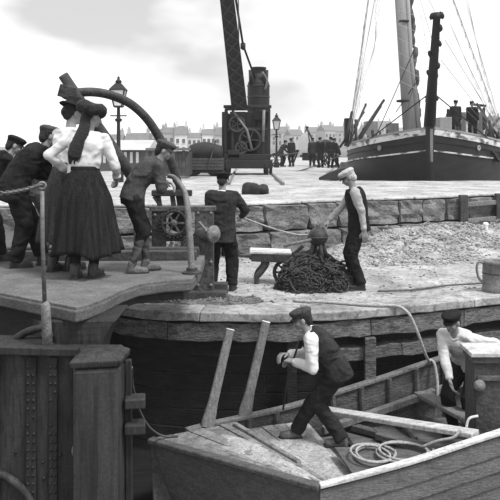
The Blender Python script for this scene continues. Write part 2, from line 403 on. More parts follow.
# pale coping strip on top of the wall, broken into slabs
for (x0,y0),(x1,y1) in zip(wl, wl[1:]):
    L = math.hypot(x1-x0,y1-y0); tx,ty=(x1-x0)/L,(y1-y0)/L; s_=0
    while s_ < L-0.05:
        l=min(random.uniform(1.0,1.7), L-s_)
        if L-s_-l<.4: l=L-s_
        a,b2=s_+.006,s_+l-.006; j=random.uniform(-.05,.06)
        MB().bar((x0+tx*a-ty*(.12+j),y0+ty*a+tx*(.20+j),.955),(x0+tx*b2-ty*(.12+j),y0+ty*b2+tx*(.20+j),.955+random.uniform(-.02,.02)),.46,.05).build('coping_slab', M_gravel, sw, bevel=.018)
        s_+=l

# ================================================================== PLATFORM on the lock gate, the gate, its post, stanchion
def PZ(d): return 0.78-0.03*(d-5.2)
def PV(px, py):                                     # a point on the platform top
    d = 6.0
    for _ in range(40): d = (CH-PZ(d))*FP/(py-150)
    return Vector(((px-250)/FP*d, d, PZ(d)))
fr = [PV(-70,283), PV(0,293), PV(40,301), PV(76,308), PV(90,304.5), PV(106,298), PV(122,290), PV(140,284), PV(165,280.5), PV(192,279)]
ed = [(p.x,p.y) for p in fr]+[(-.52,7.3),(-.55,8.6),(-7,8.9),(-7,5.9)]
plat = thing('gate_platform', 'pale gritty walkway platform over the lock gate where the group stands', 'platform', (-2,6.5,0.7))
n=len(ed)
def slab(pl, t0, t1):
    vs=[(x,y,PZ(y)-t0) for x,y in pl]+[(x,y,PZ(y)-t1) for x,y in pl]; n=len(pl)
    return vs,[tuple(range(n)),tuple(range(n,2*n))[::-1]]+[(i,n+i,n+(i+1)%n,(i+1)%n) for i in range(n)]
cx,cy=-2.0,7.3
inn=[(x+(cx-x)*.004,y+(cy-y)*.012) for x,y in ed]
MB().add(*slab(inn,0.0,0.03)).build('deck', M_plat, plat, bevel=0.006)
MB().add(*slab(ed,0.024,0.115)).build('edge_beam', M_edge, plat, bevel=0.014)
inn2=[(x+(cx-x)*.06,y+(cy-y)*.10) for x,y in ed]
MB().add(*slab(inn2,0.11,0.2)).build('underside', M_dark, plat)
# two long timbers lying along the back of the platform
for k,(d0,d1) in enumerate(((8.05,8.15),(8.4,8.5))):
    MB().bar((-4.6,d0,PZ(d0)+.055),(-.62,d1,PZ(d1)+.055),.14,.11).build('sleeper', M_oldwood, plat, bevel=.012)
# bracket flaring from the gate head up to the platform corner
br=[]
for k in range(9):
    t=k/8; zz=0.25+t*(PZ(5.5)-.115-0.25); fl=t**2.6
    xl=-1.44-.10*t; xr=-1.16+0.13*fl; dd=5.38+.0*t
    br.append([Vector((xl,dd,zz)),Vector((xr,dd+.03*fl,zz)),Vector((xr,5.75+.2*fl,zz)),Vector((xl,5.75+.2*fl,zz))])
MB().loft(br).build('bracket', M_gate, plat, bevel=.012)
br=[]
MB().bar((-2.28,5.5,PZ(5.5)-.12),(-2.28,5.5,PZ(5.5)-.30),.09,.3).build('bracket', M_edge, plat, bevel=.01)
rg=[]
for k in range(13):                                 # curved strut in the dark gap under the walkway
    a=math.pi*(0.5+0.5*k/12); rg.append((-1.55+.34*math.cos(a)*1.0, 5.5, .38+.2*math.sin(a)))
MB().tube(rg,.03,6).build('strut', M_gate, plat, smooth=True)

lkw=struct(MB().prism([(-9,8.75),(-2.7,8.75),(-2.7,12.7),(-9,12.7)],-3.0,.50).build('lock_wall',M_stone_d,bevel=.03))
gate = thing('lock_gate', 'dark riveted iron lock gate face below the platform', 'lock gate', (-2.2,5.25,-2.6))
MB().add([(-4.2,5.22,-2.6),(-1.24,5.22,-2.6),(-1.24,5.22,.475),(-4.2,5.22,.545),(-4.2,5.6,-2.6),(-1.24,5.6,-2.6),(-1.24,5.6,.475),(-4.2,5.6,.545)],
         [(0,1,2,3),(5,4,7,6),(3,2,6,7),(0,3,7,4),(1,5,6,2),(0,4,5,1)]).build('plate', M_gate, gate, bevel=.01)
def gx(px,d=5.2): return (px-250)/FP*d
MB().bar((-4.2,5.2,.545),(-1.27,5.2,.475),.09,.06).build('top_flange', M_gate, gate, bevel=.008)
for px,wd in ((31,.075),(53,.06),(-6,.08)):         # lapped cover strips with rivet rows
    x=gx(px); MB().bar((x,5.208,-2.6),(x,5.208,.43),wd,.022,up=(0,1,0)).build('cover_strip', M_gate, gate, bevel=.004)
    for k in range(26):
        for sgn in (-1,1):
            c=(x+sgn*wd*.28+random.uniform(-.003,.003),5.195,.36-k*.062)
            if random.random()<.8:
                Mx=Matrix.Translation(c)@Matrix.Rotation(R(90),4,'X')
                MB().lathe([(.012,0),(.0105,.005),(.006,.009),(.001,.010)],8,Mx).build('rivet', M_gate, gate, smooth=True)
for px,py in ((16,452),(43,462),(52,470),(44,478),(60,455)):
    c=V(px,py,5.215); MB().lathe([(.014,0),(.012,.007),(.001,.013)],8,Matrix.Translation(c)@Matrix.Rotation(R(90),4,'X')).build('rivet', M_gate2, gate, smooth=True)
MB().tube(smoothpath([(-2.1,5.2,-.38),(-1.85,5.2,-.44),(-1.68,5.2,-.56),(-1.58,5.2,-.75)],6),.032,8).build('pipe', M_gate2, gate, smooth=True)
MB().tube([V(75.5,360,5.16),V(76.5,500,5.16),V(77,640,5.16)],.014,8).build('rod', M_iron_l, gate, smooth=True)
MB().lathe([(.014,0),(.03,.012),(.034,.04),(.03,.07),(.014,.085)],12,Matrix.Translation(V(76,456,5.16))).build('rod_collar', M_iron_l, gate, smooth=True)

post = thing('gate_post', 'square iron-capped post beside the lock gate face', 'post', (-1.08,5.15,-2.6))
xl,xr=gx(72,5.0),gx(117,5.0)
pr=[]
for zz,e in ((-2.6,0),(.40,0)): pr.append([Vector((xl-e,5.0,zz)),Vector((xr+e,5.06,zz)),Vector((xr+e+.02,5.34,zz)),Vector((xl-e,5.34,zz))])
MB().loft(pr).build('shaft', M_gate2, post, bevel=.03)
pr=[[Vector((xl-e,5.0-e,zz)),Vector((xr+e,5.06-e,zz)),Vector((xr+e+.02,5.34+e,zz)),Vector((xl-e,5.34+e,zz))] for zz,e in ((.405,.012),(.455,.02),(.475,-.02),(.5,-.04))]
MB().loft(pr).build('cap', M_gate2, post, bevel=.012)
for z_ in (.16,-.03):
    MB().bar((xr+.02,5.2,z_-.06),(xr+.17,5.22,z_-.06),.14,.075).build('step_bracket', M_gate2, post, bevel=.01)
MB().bar((xr+.035,5.25,.40),(xr+.06,5.25,-2.2),.05,.05).build('guide_bar', M_gate, post, bevel=.008)

st = thing('chain_stanchion', 'thin iron stanchion carrying a slack chain at the platform edge', 'stanchion', (-1.55,5.3,.4))
xs=gx(45.5,5.28)
MB().tube([(xs+.02,5.28,.42),(xs,5.28,.80),(xs-.012,5.28,.82)],[.042,.036,.026],10).build('socket', M_iron_l, st, smooth=True)
MB().tube([(xs-.006,5.28,.8),(xs-.022,5.28,1.30),(xs-.024,5.28,1.66)],[.017,.016,.016],8).build('rod', M_iron_l, st, smooth=True)
MB().torus((xs-.024,5.28,1.70),.026,.010,14,6,Matrix.Rotation(R(90),4,'X')).build('eye', M_iron_l, st, smooth=True)
lk=MB(); lk.torus((0,0,0),.021,.0065,10,5,squash=.62); lko=lk.v
pts=smoothpath([(xs-.04,5.28,1.705),(xs-.18,5.27,1.665),(xs-.36,5.26,1.645),(xs-.7,5.25,1.67)],8)
for k in range(24):
    p=pts[min(len(pts)-1,int(k/23*(len(pts)-1)))]; p2=pts[min(len(pts)-1,int(k/23*(len(pts)-1))+1)]
    a=math.atan2(p2.z-p.z,p2.x-p.x) if p2!=p else 0
    M_=Matrix.Translation(p)@Matrix.Rotation(-a,4,'Y')@Matrix.Rotation(R(90) if k%2 else 0,4,'X')
    m_=MB().add([M_@Vector(c) for c in lk.v],lk.f); m_.build('chain_link', M_iron_l, st, smooth=True)

# ================================================================== PEOPLE
PENDING=[]
clouds={}
def cloudtex(scale):
    if scale not in clouds:
        t=bpy.data.textures.new('folds','CLOUDS'); t.noise_scale=scale; t.noise_depth=2; clouds[scale]=t
    return clouds[scale]
def blob(mb, name, m, parent, voxel, smooth=4, fold=0.0, fscale=.1):
    o=mb.build(name,m,parent)
    r=o.modifiers.new('r','REMESH'); r.mode='VOXEL'; r.voxel_size=voxel; r.use_smooth_shade=True
    if smooth: q_=o.modifiers.new('s','SMOOTH'); q_.factor=.5; q_.iterations=smooth
    if fold:
        d_=o.modifiers.new('d','DISPLACE'); d_.texture=cloudtex(fscale); d_.strength=fold; d_.mid_level=.5; d_.texture_coords='LOCAL'
    PENDING.append(o); return o
def ik(a, c, l1, l2, pole):
    a,c,pole=Vector(a),Vector(c),Vector(pole); d=c-a; L=d.length
    if L>(l1+l2)*.995: c=a+d*((l1+l2)*.995/L); d=c-a; L=d.length
    x=(l1*l1-l2*l2+L*L)/(2*L); h=math.sqrt(max(l1*l1-x*x,0)); t=d/L
    p=pole-t*pole.dot(t); p=p.normalized() if p.length>1e-6 else Vector((0,1,0))
    return a+t*x+p*h, c
def ering(c, lat, dep, w, d, n=20, sq=2.4):
    out=[]
    for k in range(n):
        a=2*math.pi*k/n; ca,sa=math.cos(a),math.sin(a)
        out.append(c+lat*(w*math.copysign(abs(ca)**(2/sq),ca))+dep*(d*math.copysign(abs(sa)**(2/sq),sa)))
    return out
def person(label, loc, rz, P, group=None, vox=1.0):
    """P: pelvis, lean1, lean2, side, head(pitch,yaw,roll), feet, hands, poles, outfit; local frame x right, y forward, z up"""
    S=P.get('s',1.0); g=lambda k,d: P.get(k,d)
    root=thing('person',label,'person',loc,rz,group,worldspace=False)
    pel=Vector(g('pelvis',(0,0,.93*S)))
    side=R(g('side',0)); l1,l2=R(g('lean',2)),R(g('lean2',g('lean',2)))
    def dirv(l): return Vector((math.sin(side),math.sin(l)*math.cos(side),math.cos(l)*math.cos(side))).normalized()
    tw=R(g('twist',0)); lat0=Vector((1,0,0)); latc=Vector((math.cos(tw),math.sin(tw),0))
    waist=pel+dirv(l1*.75)*(.17*S); chest=waist+dirv((l1+l2)/2)*(.2*S); neck=chest+dirv(l2)*(.17*S)
    sp=smoothpath([pel-dirv(l1*.6)*(.13*S),pel,waist,chest,neck],4)
    def spine(t):                                        # t: 0 pelvis, 1 neck
        f=4+(t*12) if t>=0 else 4+t*4/.25
        f=max(0,min(15.999,f)); i=int(f); return sp[i].lerp(sp[i+1],f-i), (sp[i+1]-sp[i]).normalized()
    def torso(mb, prof, e):
        rings=[]
        for t,wd,dp in prof:
            c,tg=spine(t); lat=lat0.lerp(latc,max(0,min(1,t))).normalized(); lat=(lat-tg*lat.dot(tg)).normalized(); dep=tg.cross(lat)
            if t<-.25: c=c+ -tg*((-.25-t)*.52*S)
            rings.append(ering(c,lat,dep,(wd+e)*S,(dp+e)*S))
        mb.loft(rings)
    FULL=[(-.25,.10,.085),(-.1,.155,.115),(0,.162,.12),(.3,.142,.103),(.55,.158,.118),(.75,.172,.117),(.9,.15,.092),(1,.06,.06)]
    cN,tN=spine(.86); latN=(latc-tN*latc.dot(tN)).normalized(); fwdN=tN.cross(latN)*-1
    if fwdN.y<0 and abs(l2)<R(80): fwdN=-fwdN
    shR=cN+latN*(.185*S)+tN*(.0*S); shL=cN-latN*(.185*S)
    hpR=pel+Vector((.092*S,0,-.03*S)); hpL=pel+Vector((-.092*S,0,-.03*S))
    fR,fL=[Vector(p) for p in g('feet',((.11,0,0),(-.11,0,0)))]
    poleR,poleL=g('knees',((0.15,1,0),(-0.15,1,0)))
    kR,aR=ik(hpR,fR+Vector((0,0,.09*S)),.43*S,.43*S,poleR); kL,aL=ik(hpL,fL+Vector((0,0,.09*S)),.43*S,.43*S,poleL)
    hdR,hdL=[Vector(p) for p in g('hands',((.25,.08,.80*S),(-.25,.08,.80*S)))]
    eR,eL=g('elbows',((.3,-1,-.2),(-.3,-1,-.2)))
    eR,wR=ik(shR,hdR,.29*S,.265*S,eR); eL,wL=ik(shL,hdL,.29*S,.265*S,eL)
    toes=[Vector(p) for p in g('toes',((.15,1,0),(-.15,1,0)))]
    # head
    hp,hy,hr=[R(a) for a in g('head',(5,0,0))]
    nb,nt=spine(1); hb=nb+ (nt*.35+Vector((0,0,.65))).normalized()*(.048*S)
    hM=Matrix.Translation(hb)@Matrix.Rotation(hy,4,'Z')@Matrix.Rotation(-hp,4,'X')@Matrix.Rotation(hr,4,'Y')@Matrix.Scale(S,4)
    hc=hM@Vector((0,.02,.115))
    body=MB(); torso(body,FULL,-.014)
    for a,b_,r0,r1 in ((shR,eR,.046,.037),(eR,wR,.037,.026),(shL,eL,.046,.037),(eL,wL,.037,.026),(hpR,kR,.075,.05),(kR,aR,.048,.036),(hpL,kL,.075,.05),(kL,aL,.048,.036),(cN,shR,.06,.048),(cN,shL,.06,.048)):
        body.capsule(a,b_,r0*S,r1*S)
    body.capsule(nb-nt*.03,hM@Vector((0,-.005,.06)),.056*S,.052*S)
    # skull, jaw, chin, nose, brow, cheeks, ears, lips
    def sph(c,rx,ry,rz_,M=hM,n=12):
        rings=[]
        for k in range(1,n):
            a=math.pi*k/n; rings.append([M@Vector((c[0]+rx*math.sin(a)*math.cos(2*math.pi*j/16),c[1]+ry*math.sin(a)*math.sin(2*math.pi*j/16),c[2]-rz_*math.cos(a))) for j in range(16)])
        return rings
    body.loft(sph((0,-.005,.135),.075,.095,.088)); body.loft(sph((0,.03,.085),.058,.068,.075)); body.loft(sph((0,.068,.035),.028,.026,.022))
    body.loft(sph((0,.088,.055),.024,.018,.012)); body.loft(sph((0,.083,.128),.05,.02,.014))
    for sg in (-1,1): body.loft(sph((sg*.038,.066,.085),.024,.026,.026)); body.loft(sph((sg*.077,0,.105),.012,.022,.034))
    body.capsule(hM@Vector((0,.092,.12)),hM@Vector((0,.112,.082)),.010*S,.0155*S)
    # feet
    for a,f,td in ((aR,fR,toes[0]),(aL,fL,toes[1])):
        t=Vector(td).normalized(); body.capsule(f+Vector((0,0,.045)),f+t*(.15*S)+Vector((0,0,.035)),.03*S,.026*S)
        body.capsule(a,f+Vector((0,0,.045)),.034*S,.03*S)
    # hands with five fingers
    S0=S; S=S*1.14
    curl=g('curl',(.5,.5)); hdirs=g('hdir',(None,None)); pn=g('palm',(None,None))
    for sgn,e_,w_,cu,hd,pv in ((1,eR,wR,curl[0],hdirs[0],pn[0]),(-1,eL,wL,curl[1],hdirs[1],pn[1])):
        t=Vector(hd).normalized() if hd else (w_-e_).normalized()
        nrm=Vector(pv) if pv else Vector((-sgn,0,.0)); nrm=(nrm-t*nrm.dot(t))
        nrm=nrm.normalized() if nrm.length>1e-3 else t.orthogonal().normalized()
        wd=t.cross(nrm)*sgn                                  # towards the thumb
        if wd.dot(Vector((0,1,.3)))<0 and not pv: wd=-wd
        for k,off in enumerate((.030,.010,-.010,-.029)):
            kn=w_+t*(.088*S)+wd*(off*S); body.capsule(w_+t*.01+wd*(off*.55*S),kn,.0145*S,.0125*S,8)
            L=(.042,.047,.043,.034)[k]; p=kn; dr=t
            for j in range(3):
                a=cu*(.75+.25*j)*1.1; dr=(dr*math.cos(a)+nrm*math.sin(a)).normalized()
                nrm_l=nrm; p2=p+dr*(L*S*(1,.72,.6)[j]); body.capsule(p,p2,.0105*S,.0098*S,8); p=p2
        th=w_+t*(.03*S)+wd*(.03*S); d1=(t*.75+wd*.65+nrm*.25).normalized(); p=th+d1*(.045*S)
        body.capsule(th-wd*.008,p,.0155*S,.0125*S,8); d2=(t*.9+nrm*(.3+cu*.4)).normalized(); body.capsule(p,p+d2*(.036*S),.0118*S,.0105*S,8)
    S=S0
    blob(body,'body',M_skin,root,.0065*vox,3)
    for sg in (-1,1):
        MB().loft(sph((sg*.031,.0865,.112),.011,.008,.0075,n=6)).build('eye',M_eye,root,smooth=True)
    MB().loft(sph((0,.1045,.0555),.021,.004,.0035,n=6)).build('mouth',M_eye,root,smooth=True)
    of=g('outfit',{})
    # trousers or skirt
    tm=of.get('trousers',M_cloth); cuff=of.get('cuff',.055); breeches=of.get('breeches',False); tw_=of.get('tw',0)
    if not of.get('skirt'):
        t_=MB(); torso(t_,[(-.25,.12,.10),(-.1,.16,.12),(0,.166,.124),(.25,.15,.112)],.012)
        for h_,k_,a_ in ((hpR,kR,aR),(hpL,kL,aL)):
            t_.capsule(h_,k_,(.114+tw_)*S,(.090+tw_)*S)
            if breeches: t_.capsule(k_,k_.lerp(a_,.18),.084*S,.072*S)
            else:
                en=k_.lerp(a_,.86); t_.capsule(k_,en,(.089+tw_)*S,(cuff+.016)*S); t_.tube([k_.lerp(a_,.7),k_.lerp(a_,.9),k_.lerp(a_,1.02)],[(cuff+.012)*S,(cuff+.014)*S,(cuff+.016)*S],14)
        blob(t_,'trousers',tm,root,.011*vox,4,.034*S,.10)
        if breeches:
            for k_,a_ in ((kR,aR),(kL,aL)): blob(MB().capsule(k_.lerp(a_,.15),k_.lerp(a_,1.0),.062*S,.044*S),'stocking',of.get('stocking',M_cloth2),root,.010,2,.008,.06)
    # upper garments
    HEM=[(-.40,.155,.13),(-.25,.165,.13),(-.1,.168,.128),(0,.166,.124),(.3,.148,.108),(.55,.163,.123),(.75,.178,.122),(.9,.156,.098),(1.0,.075,.072),(1.03,.064,.064)]
    up=of.get('top',M_cloth); e=of.get('e',.024)
    u=MB(); torso(u,HEM if of.get('coat') else HEM[2:],e)
    pf=of.get('puff',0)
    roll=of.get('rolled',False); sl=of.get('sl',1.0)
    for s0,e_,w_ in ((shR,eR,wR),(shL,eL,wL)):
        u.capsule(cN,s0-(s0-cN)*(.10 if sl<1 else 0),.088*S*sl,.080*S*sl); u.capsule(s0-(s0-cN)*(.08 if sl<1 else 0),e_,(.082+pf)*S*sl,(.066+pf)*S*sl)
        if roll: u.capsule(e_,e_.lerp(w_,.25),.064*S,.056*S)
        else: u.capsule(e_,e_.lerp(w_,.9),(.065+pf)*S*sl,(.050+pf*.5)*S*sl); u.tube([e_.lerp(w_,.75),e_.lerp(w_,.97)],[(.046+pf*.5)*S,.043*S],12)
    blob(u,of.get('top_name','jacket'),up,root,.011*vox,3,of.get('fold',.03)*S,.11)
    if of.get('vest'):
        v_=MB(); torso(v_,[(-.16,.165,.13),(0,.166,.126),(.3,.146,.108),(.55,.16,.122),(.75,.166,.122),(.88,.125,.1),(.99,.076,.074)],of.get('ve',.042))
        blob(v_,'waistcoat',of['vest'],root,.010*vox,3,.016,.09)
    if of.get('collar'):
        c_,t_g=spine(1.02); MB().torus((0,0,0),.066*S,.014*S,18,8,Matrix.Translation(c_)@t_g.to_track_quat('Z','Y').to_matrix().to_4x4()).build('collar',of['collar'],root,smooth=True)
    # boots
    bm_=of.get('boots',M_boot)
    for a,f,td in ((aR,fR,toes[0]),(aL,fL,toes[1])):
        t=Vector(td).normalized(); bt=MB()
        bt.capsule(a+Vector((0,0,.03*S)),f-t*.02+Vector((0,0,.055*S)),.052*S,.046*S); bt.capsule(f-t*.02+Vector((0,0,.045*S)),f+t*(.16*S)+Vector((0,0,.038*S)),.045*S,.038*S)
        bt.capsule(f+t*(.07*S)+Vector((0,0,.05*S)),f+t*(.14*S)+Vector((0,0,.036*S)),.045*S,.042*S)
        sd_=t.cross(Vector((0,0,1)))
        bt.loft([[f+t*y_*S+sd_*x_*S+Vector((0,0,z_)) for x_,y_ in ((-.034,-.06),(.034,-.06),(.044,.09),(.036,.17),(0,.2),(-.036,.17),(-.044,.09))] for z_ in (0.002,.03)])
        bo_=blob(bt,'boot',bm_,root,.009*vox,2)
        MB().loft([[f+t*y_*S+sd_*x_*S+Vector((0,0,z_)) for x_,y_ in ((-.040,-.066),(.040,-.066),(.050,.09),(.041,.178),(0,.208),(-.041,.178),(-.050,.09))] for z_ in (0.0,.018)]).build('sole',M_boot,bo_)
    # headgear, hair
    hat=of.get('hat')
    hm=of.get('hatmat',M_cap)
    def hp_(x,y,z): return hM@Vector((x,y,z))
    if of.get('hair',True):
        h=MB(); h.loft(sph((0,-.018,.142),.081,.094,.086)); h.loft(sph((0,-.06,.095),.066,.05,.07)); 
        blob(h,'hair',of.get('hairmat',M_hair),root,.008*vox,2,.008,.02)
    if hat=='flat':
        c_=MB(); rings=[]
        for z_,rx,ry,oy in ((.150,.088,.106,-.004),(.172,.094,.113,.0),(.196,.110,.130,.006),(.217,.108,.128,.010),(.235,.080,.096,.010),(.242,.03,.04,.006)):
            rings.append([hp_(rx*math.cos(2*math.pi*j/20),oy+ry*math.sin(2*math.pi*j/20),z_-.09*(oy*0+ry*math.sin(2*math.pi*j/20))*.55) for j in range(20)])
        c_.loft(rings)
        cap=blob(c_,'cap',hm,root,.007*vox,2,.012,.05)
        pk=MB(); rings=[]
        for k in range(9):
            a=R(20+140*k/8); o_=1.0+.42*math.sin(math.pi*k/8)**1.0
            x0_,y0_=.088*math.cos(a),.096*math.sin(a); rings.append([hp_(x0_,y0_,.166-.008*math.sin(a)),hp_(x0_*1.05,y0_*o_+.012,.152-.022*math.sin(a)),hp_(x0_*1.05,y0_*o_+.012,.145-.022*math.sin(a)),hp_(x0_,y0_,.148-.008*math.sin(a))])
        pk.loft(rings).build('cap_peak',of.get('peakmat',hm),cap,smooth=True)
    elif hat=='peaked':
        c_=MB(); rings=[]
        for z_,r_ in ((.145,.100),(.185,.104),(.200,.128),(.222,.138),(.236,.11),(.24,.03)):
            rings.append([hp_(r_*.9*math.cos(2*math.pi*j/20),r_*1.08*math.sin(2*math.pi*j/20)-.004,z_+.02*math.sin(2*math.pi*j/20)) for j in range(20)])
        cap=c_.loft(rings).build('cap',hm,root,smooth=True); PENDING
        pk=MB(); rings=[]
        for k in range(9):
            a=R(20+140*k/8); o_=1.0+.5*math.sin(math.pi*k/8)
            x0_,y0_=.092*math.cos(a),.102*math.sin(a); rings.append([hp_(x0_,y0_,.156),hp_(x0_*1.03,y0_*o_,.138),hp_(x0_*1.03,y0_*o_,.132),hp_(x0_,y0_,.148)])
        pk.loft(rings).build('cap_peak',hm,cap,smooth=True)
    elif hat=='brim':
        c_=MB(); c_.lathe([(.092,.0),(.096,.03),(.094,.075),(.08,.1),(.03,.104)],20,hM@Matrix.Translation((0,-.005,.158))@Matrix.Diagonal((.92,1.1,1,1)))
        cap=c_.build('hat',hm,root,smooth=True)
        MB().lathe([(.08,-.002),(.15,-.012),(.155,-.008),(.15,-.002),(.08,.01)],24,hM@Matrix.Translation((0,-.003,.162))@Matrix.Diagonal((.92,1.1,1,1))).build('hat_brim',hm,cap,smooth=True)
    if of.get('skirt'):
        wc,_=spine(.32); rings=[]; H=wc.z-of['hem']
        for k_,a_ in ((kR,aR),(kL,aL)): blob(MB().capsule(k_,a_,.06*S,.05*S),'stocking',M_cloth,root,.010,2)
        for k in range(22):
            t=k/21; z_=wc.z-H*t; rad=.146*S+ (.085*min(1,t/.35)**.8+.085*t**1.3)*S
            c=Vector((wc.x*(1-t)+of.get('sx',0)*t,wc.y*(1-min(1,t*2))+of.get('sy',-.02)*t,z_)); ring=[]
            for j in range(72):
                a=2*math.pi*j/72; f=1+ (t**1.1)*(.19*(1-1.7*abs(math.sin(a*5+1.1*math.sin(2*a)+.4*t))**1.4)*.62+.055*math.sin(a*17+2*t)+.05*math.sin(4*a))
                ring.append(c+Vector((math.cos(a)*rad*f*1.02,math.sin(a)*rad*f*.86,(.025*math.sin(a*3+1)+.012*math.sin(a*7))*t)))
            rings.append(ring)
        MB().loft(rings).build('skirt',of['skirt'],root,smooth=True)
        MB().lathe([(.152*S,-.03),(.157*S,0),(.152*S,.03)],28,Matrix.Translation(wc+Vector((0,0,-.005)))@Matrix.Diagonal((1.02,.84,1,1))).build('waistband',of['skirt'],root,smooth=True)
    root['_hM']=0
    return root, dict(hM=hM,wR=wR,wL=wL,neck=neck,spine=spine,S=S)
def L2(root_loc, rz, p):                     # world point -> person's own frame
    d=Vector(p)-Vector(root_loc); c,s_=math.cos(-rz),math.sin(-rz); return Vector((c*d.x-s_*d.y, s_*d.x+c*d.y, d.z))

def place(label, loc, rz, P, hands=None, feet=None, vox=1.0, group=None):
    if hands: P['hands']=tuple(L2(loc,rz,h) for h in hands)
    if feet: P['feet']=tuple(L2(loc,rz,f) for f in feet)
    return person(label, loc, rz, P, group, vox)

# ---- woman in white blouse, seen from behind
loc=Vector((-1.60,6.75,PZ(6.75))); rz=R(-8)
wo_, K=place('woman in white blouse and long dark skirt with hair hanging down her back', loc, rz, dict(s=.965, lean=4, lean2=8, side=5, pelvis=(-.02,0,.90), head=(14,-40,6),
    elbows=((.5,-.5,-.6),(-.8,-.8,-.4)), curl=(.4,.5), palm=((-1,.2,0),None),
    outfit=dict(top=M_shirt,top_name='blouse',puff=.004,fold=.03,sl=.74,skirt=M_skirt,hem=.24,sx=.02,sy=.02,boots=M_boot,hair=True,e=.008)),
    hands=(V(117,178,7.0),V(66,170,6.9)), feet=((-1.52,6.78,loc.z),(-1.68,6.72,loc.z)))
hM=K['hM']
hb_=MB()
for k in range(14):
    a=2*math.pi*k/14; hb_.capsule(hM@Vector((.0,-.005,.175)),hM@Vector((.095*math.cos(a),.10*math.sin(a)-.02,.182+.015*math.sin(3*a))),.062,.058)
blob(hb_,'hat',M_hair,wo_,.009,3,.02,.05)
hh=MB(); a0=hM@Vector((0,-.075,.13)); nk=K['neck']
pth=smoothpath([a0,nk+Vector((-.01,-.10,.02)),nk+Vector((-.06,-.15,-.13)),nk+Vector((-.085,-.16,-.25))],5)
hh.tube(pth,[.045+.020*min(1,k/6) for k in range(len(pth))],14,sx=.5,up=(0,1,0))
for k in range(11):
    o_=Vector((-.055+.011*k,random.uniform(-.012,.012),0)); hh.tube([pth[4]+o_*.5,pth[-6]+o_*1.0,pth[-3]+o_*1.08,pth[-1]+o_*.9+Vector((0,0,-.01-.07*random.random()))],[.016,.019,.015,.004],8)
blob(hh,'hanging_hair',M_hair,wo_,.006,1,.010,.02)

# ---- second woman just behind her
loc=Vector((-1.885,7.22,PZ(7.22))); rz=R(-30)
w2,K2=place('taller woman in dark hat and grey skirt half hidden behind the woman in white', loc, rz, dict(s=1.0, lean=3, lean2=8, pelvis=(0,0,.935), head=(14,-20,0), elbows=((.3,-.5,-.9),(-.3,-.4,-.9)), curl=(.5,.5), palm=((-1,.2,0),(1,0,0)),
    outfit=dict(top=M_shirt,top_name='blouse',puff=.0,fold=.03,sl=.8,skirt=M_skirt_g,hem=.30,sx=0,sy=0,boots=M_boot,hair=True,e=.006)),
    hands=(V(100,185,7.5),V(84,178,7.5)), feet=((-1.87,7.28,loc.z),(-2.03,7.2,loc.z)))
hM2=K2['hM']; ht=MB()
ht.lathe([(.02,.0),(.15,.0),(.165,.012),(.12,.03),(.10,.05),(.095,.10),(.07,.125),(.02,.13)],20,hM2@Matrix.Translation((0,-.01,.165))@Matrix.Rotation(R(-8),4,'X'))
blob(ht,'hat',M_cloth,w2,.010,2,.02,.06)
bn2=MB(); bn2.capsule(hM2@Vector((-.01,-.08,.10)),hM2@Vector((.01,-.09,.12)),.05,.05); blob(bn2,'hair_bun',M_hair,w2,.009,2,.01,.03)

# ---- men on the platform
loc=Vector((-2.42,7.5,PZ(7.5))); rz=R(-62)
place('stooping man in dark coat and flat cap with his back to the chain', loc, rz, dict(s=.93, pelvis=(0,-.10,.885), lean=34, lean2=52, head=(12,10,0), elbows=((.4,-.4,-.8),(-.4,-.4,-.8)), curl=(.7,.7),
    outfit=dict(coat=True,top=M_cloth,trousers=M_cloth,hat='flat',hatmat=M_cloth3,collar=M_cloth2,e=.05,tw=.014,cuff=.07)),
    hands=(V(62,195,7.75),V(58,178,8.0)), feet=((-2.50,7.45,loc.z),(-2.28,7.68,loc.z)))
loc=Vector((-2.96,7.95,PZ(7.95))); rz=R(-66)
place('man in black coat cut off by the left edge of the picture', loc, rz, dict(s=.88, pelvis=(0,-.08,.835), lean=32, lean2=54, head=(20,0,0), curl=(.7,.7),
    outfit=dict(coat=True,top=M_cloth,trousers=M_cloth,hat='flat',hatmat=M_cloth,e=.05,tw=.014,cuff=.07)),
    hands=(V(30,190,8.2),V(34,185,8.4)), feet=((-3.0,7.85,loc.z),(-2.86,8.05,loc.z)))
loc=Vector((-2.46,8.25,PZ(8.25))); rz=R(-78)
place('man in cap and grey clothes half hidden between the stooping man and the woman', loc, rz, dict(s=.86, pelvis=(0,-.02,.78), lean=14, lean2=24, head=(14,20,0), curl=(.7,.7),
    outfit=dict(coat=False,top=M_cloth3,trousers=M_cloth3,hat='flat',hatmat=M_cap,boots=M_boot_l)),
    hands=(V(84,190,8.3),V(80,186,8.6)), feet=((-2.42,8.1,loc.z),(-2.28,8.3,loc.z)))
# ---- boy in jersey and breeches working the lever
loc=Vector((-1.14,7.14,PZ(7.14))); rz=R(-72)
place('boy in dark jersey, knee breeches and flat cap pulling the curved lever', loc, rz, dict(s=.83, pelvis=(0,-.06,.785), lean=26, lean2=58, head=(20,-12,0), elbows=((.9,-.2,-.6),(-.9,-.3,-.6)), curl=(.95,.95), palm=((0,0,-1),(0,0,-1)),
    outfit=dict(top=M_jersey,top_name='jersey',trousers=M_cloth,breeches=True,stocking=M_cloth3,hat='flat',hatmat=M_cloth3,boots=M_boot_l,fold=.03)),
    hands=(V(164,184,7.22),V(165,182,7.45)), feet=((-1.19,7.06,loc.z),(-1.08,7.24,loc.z)))
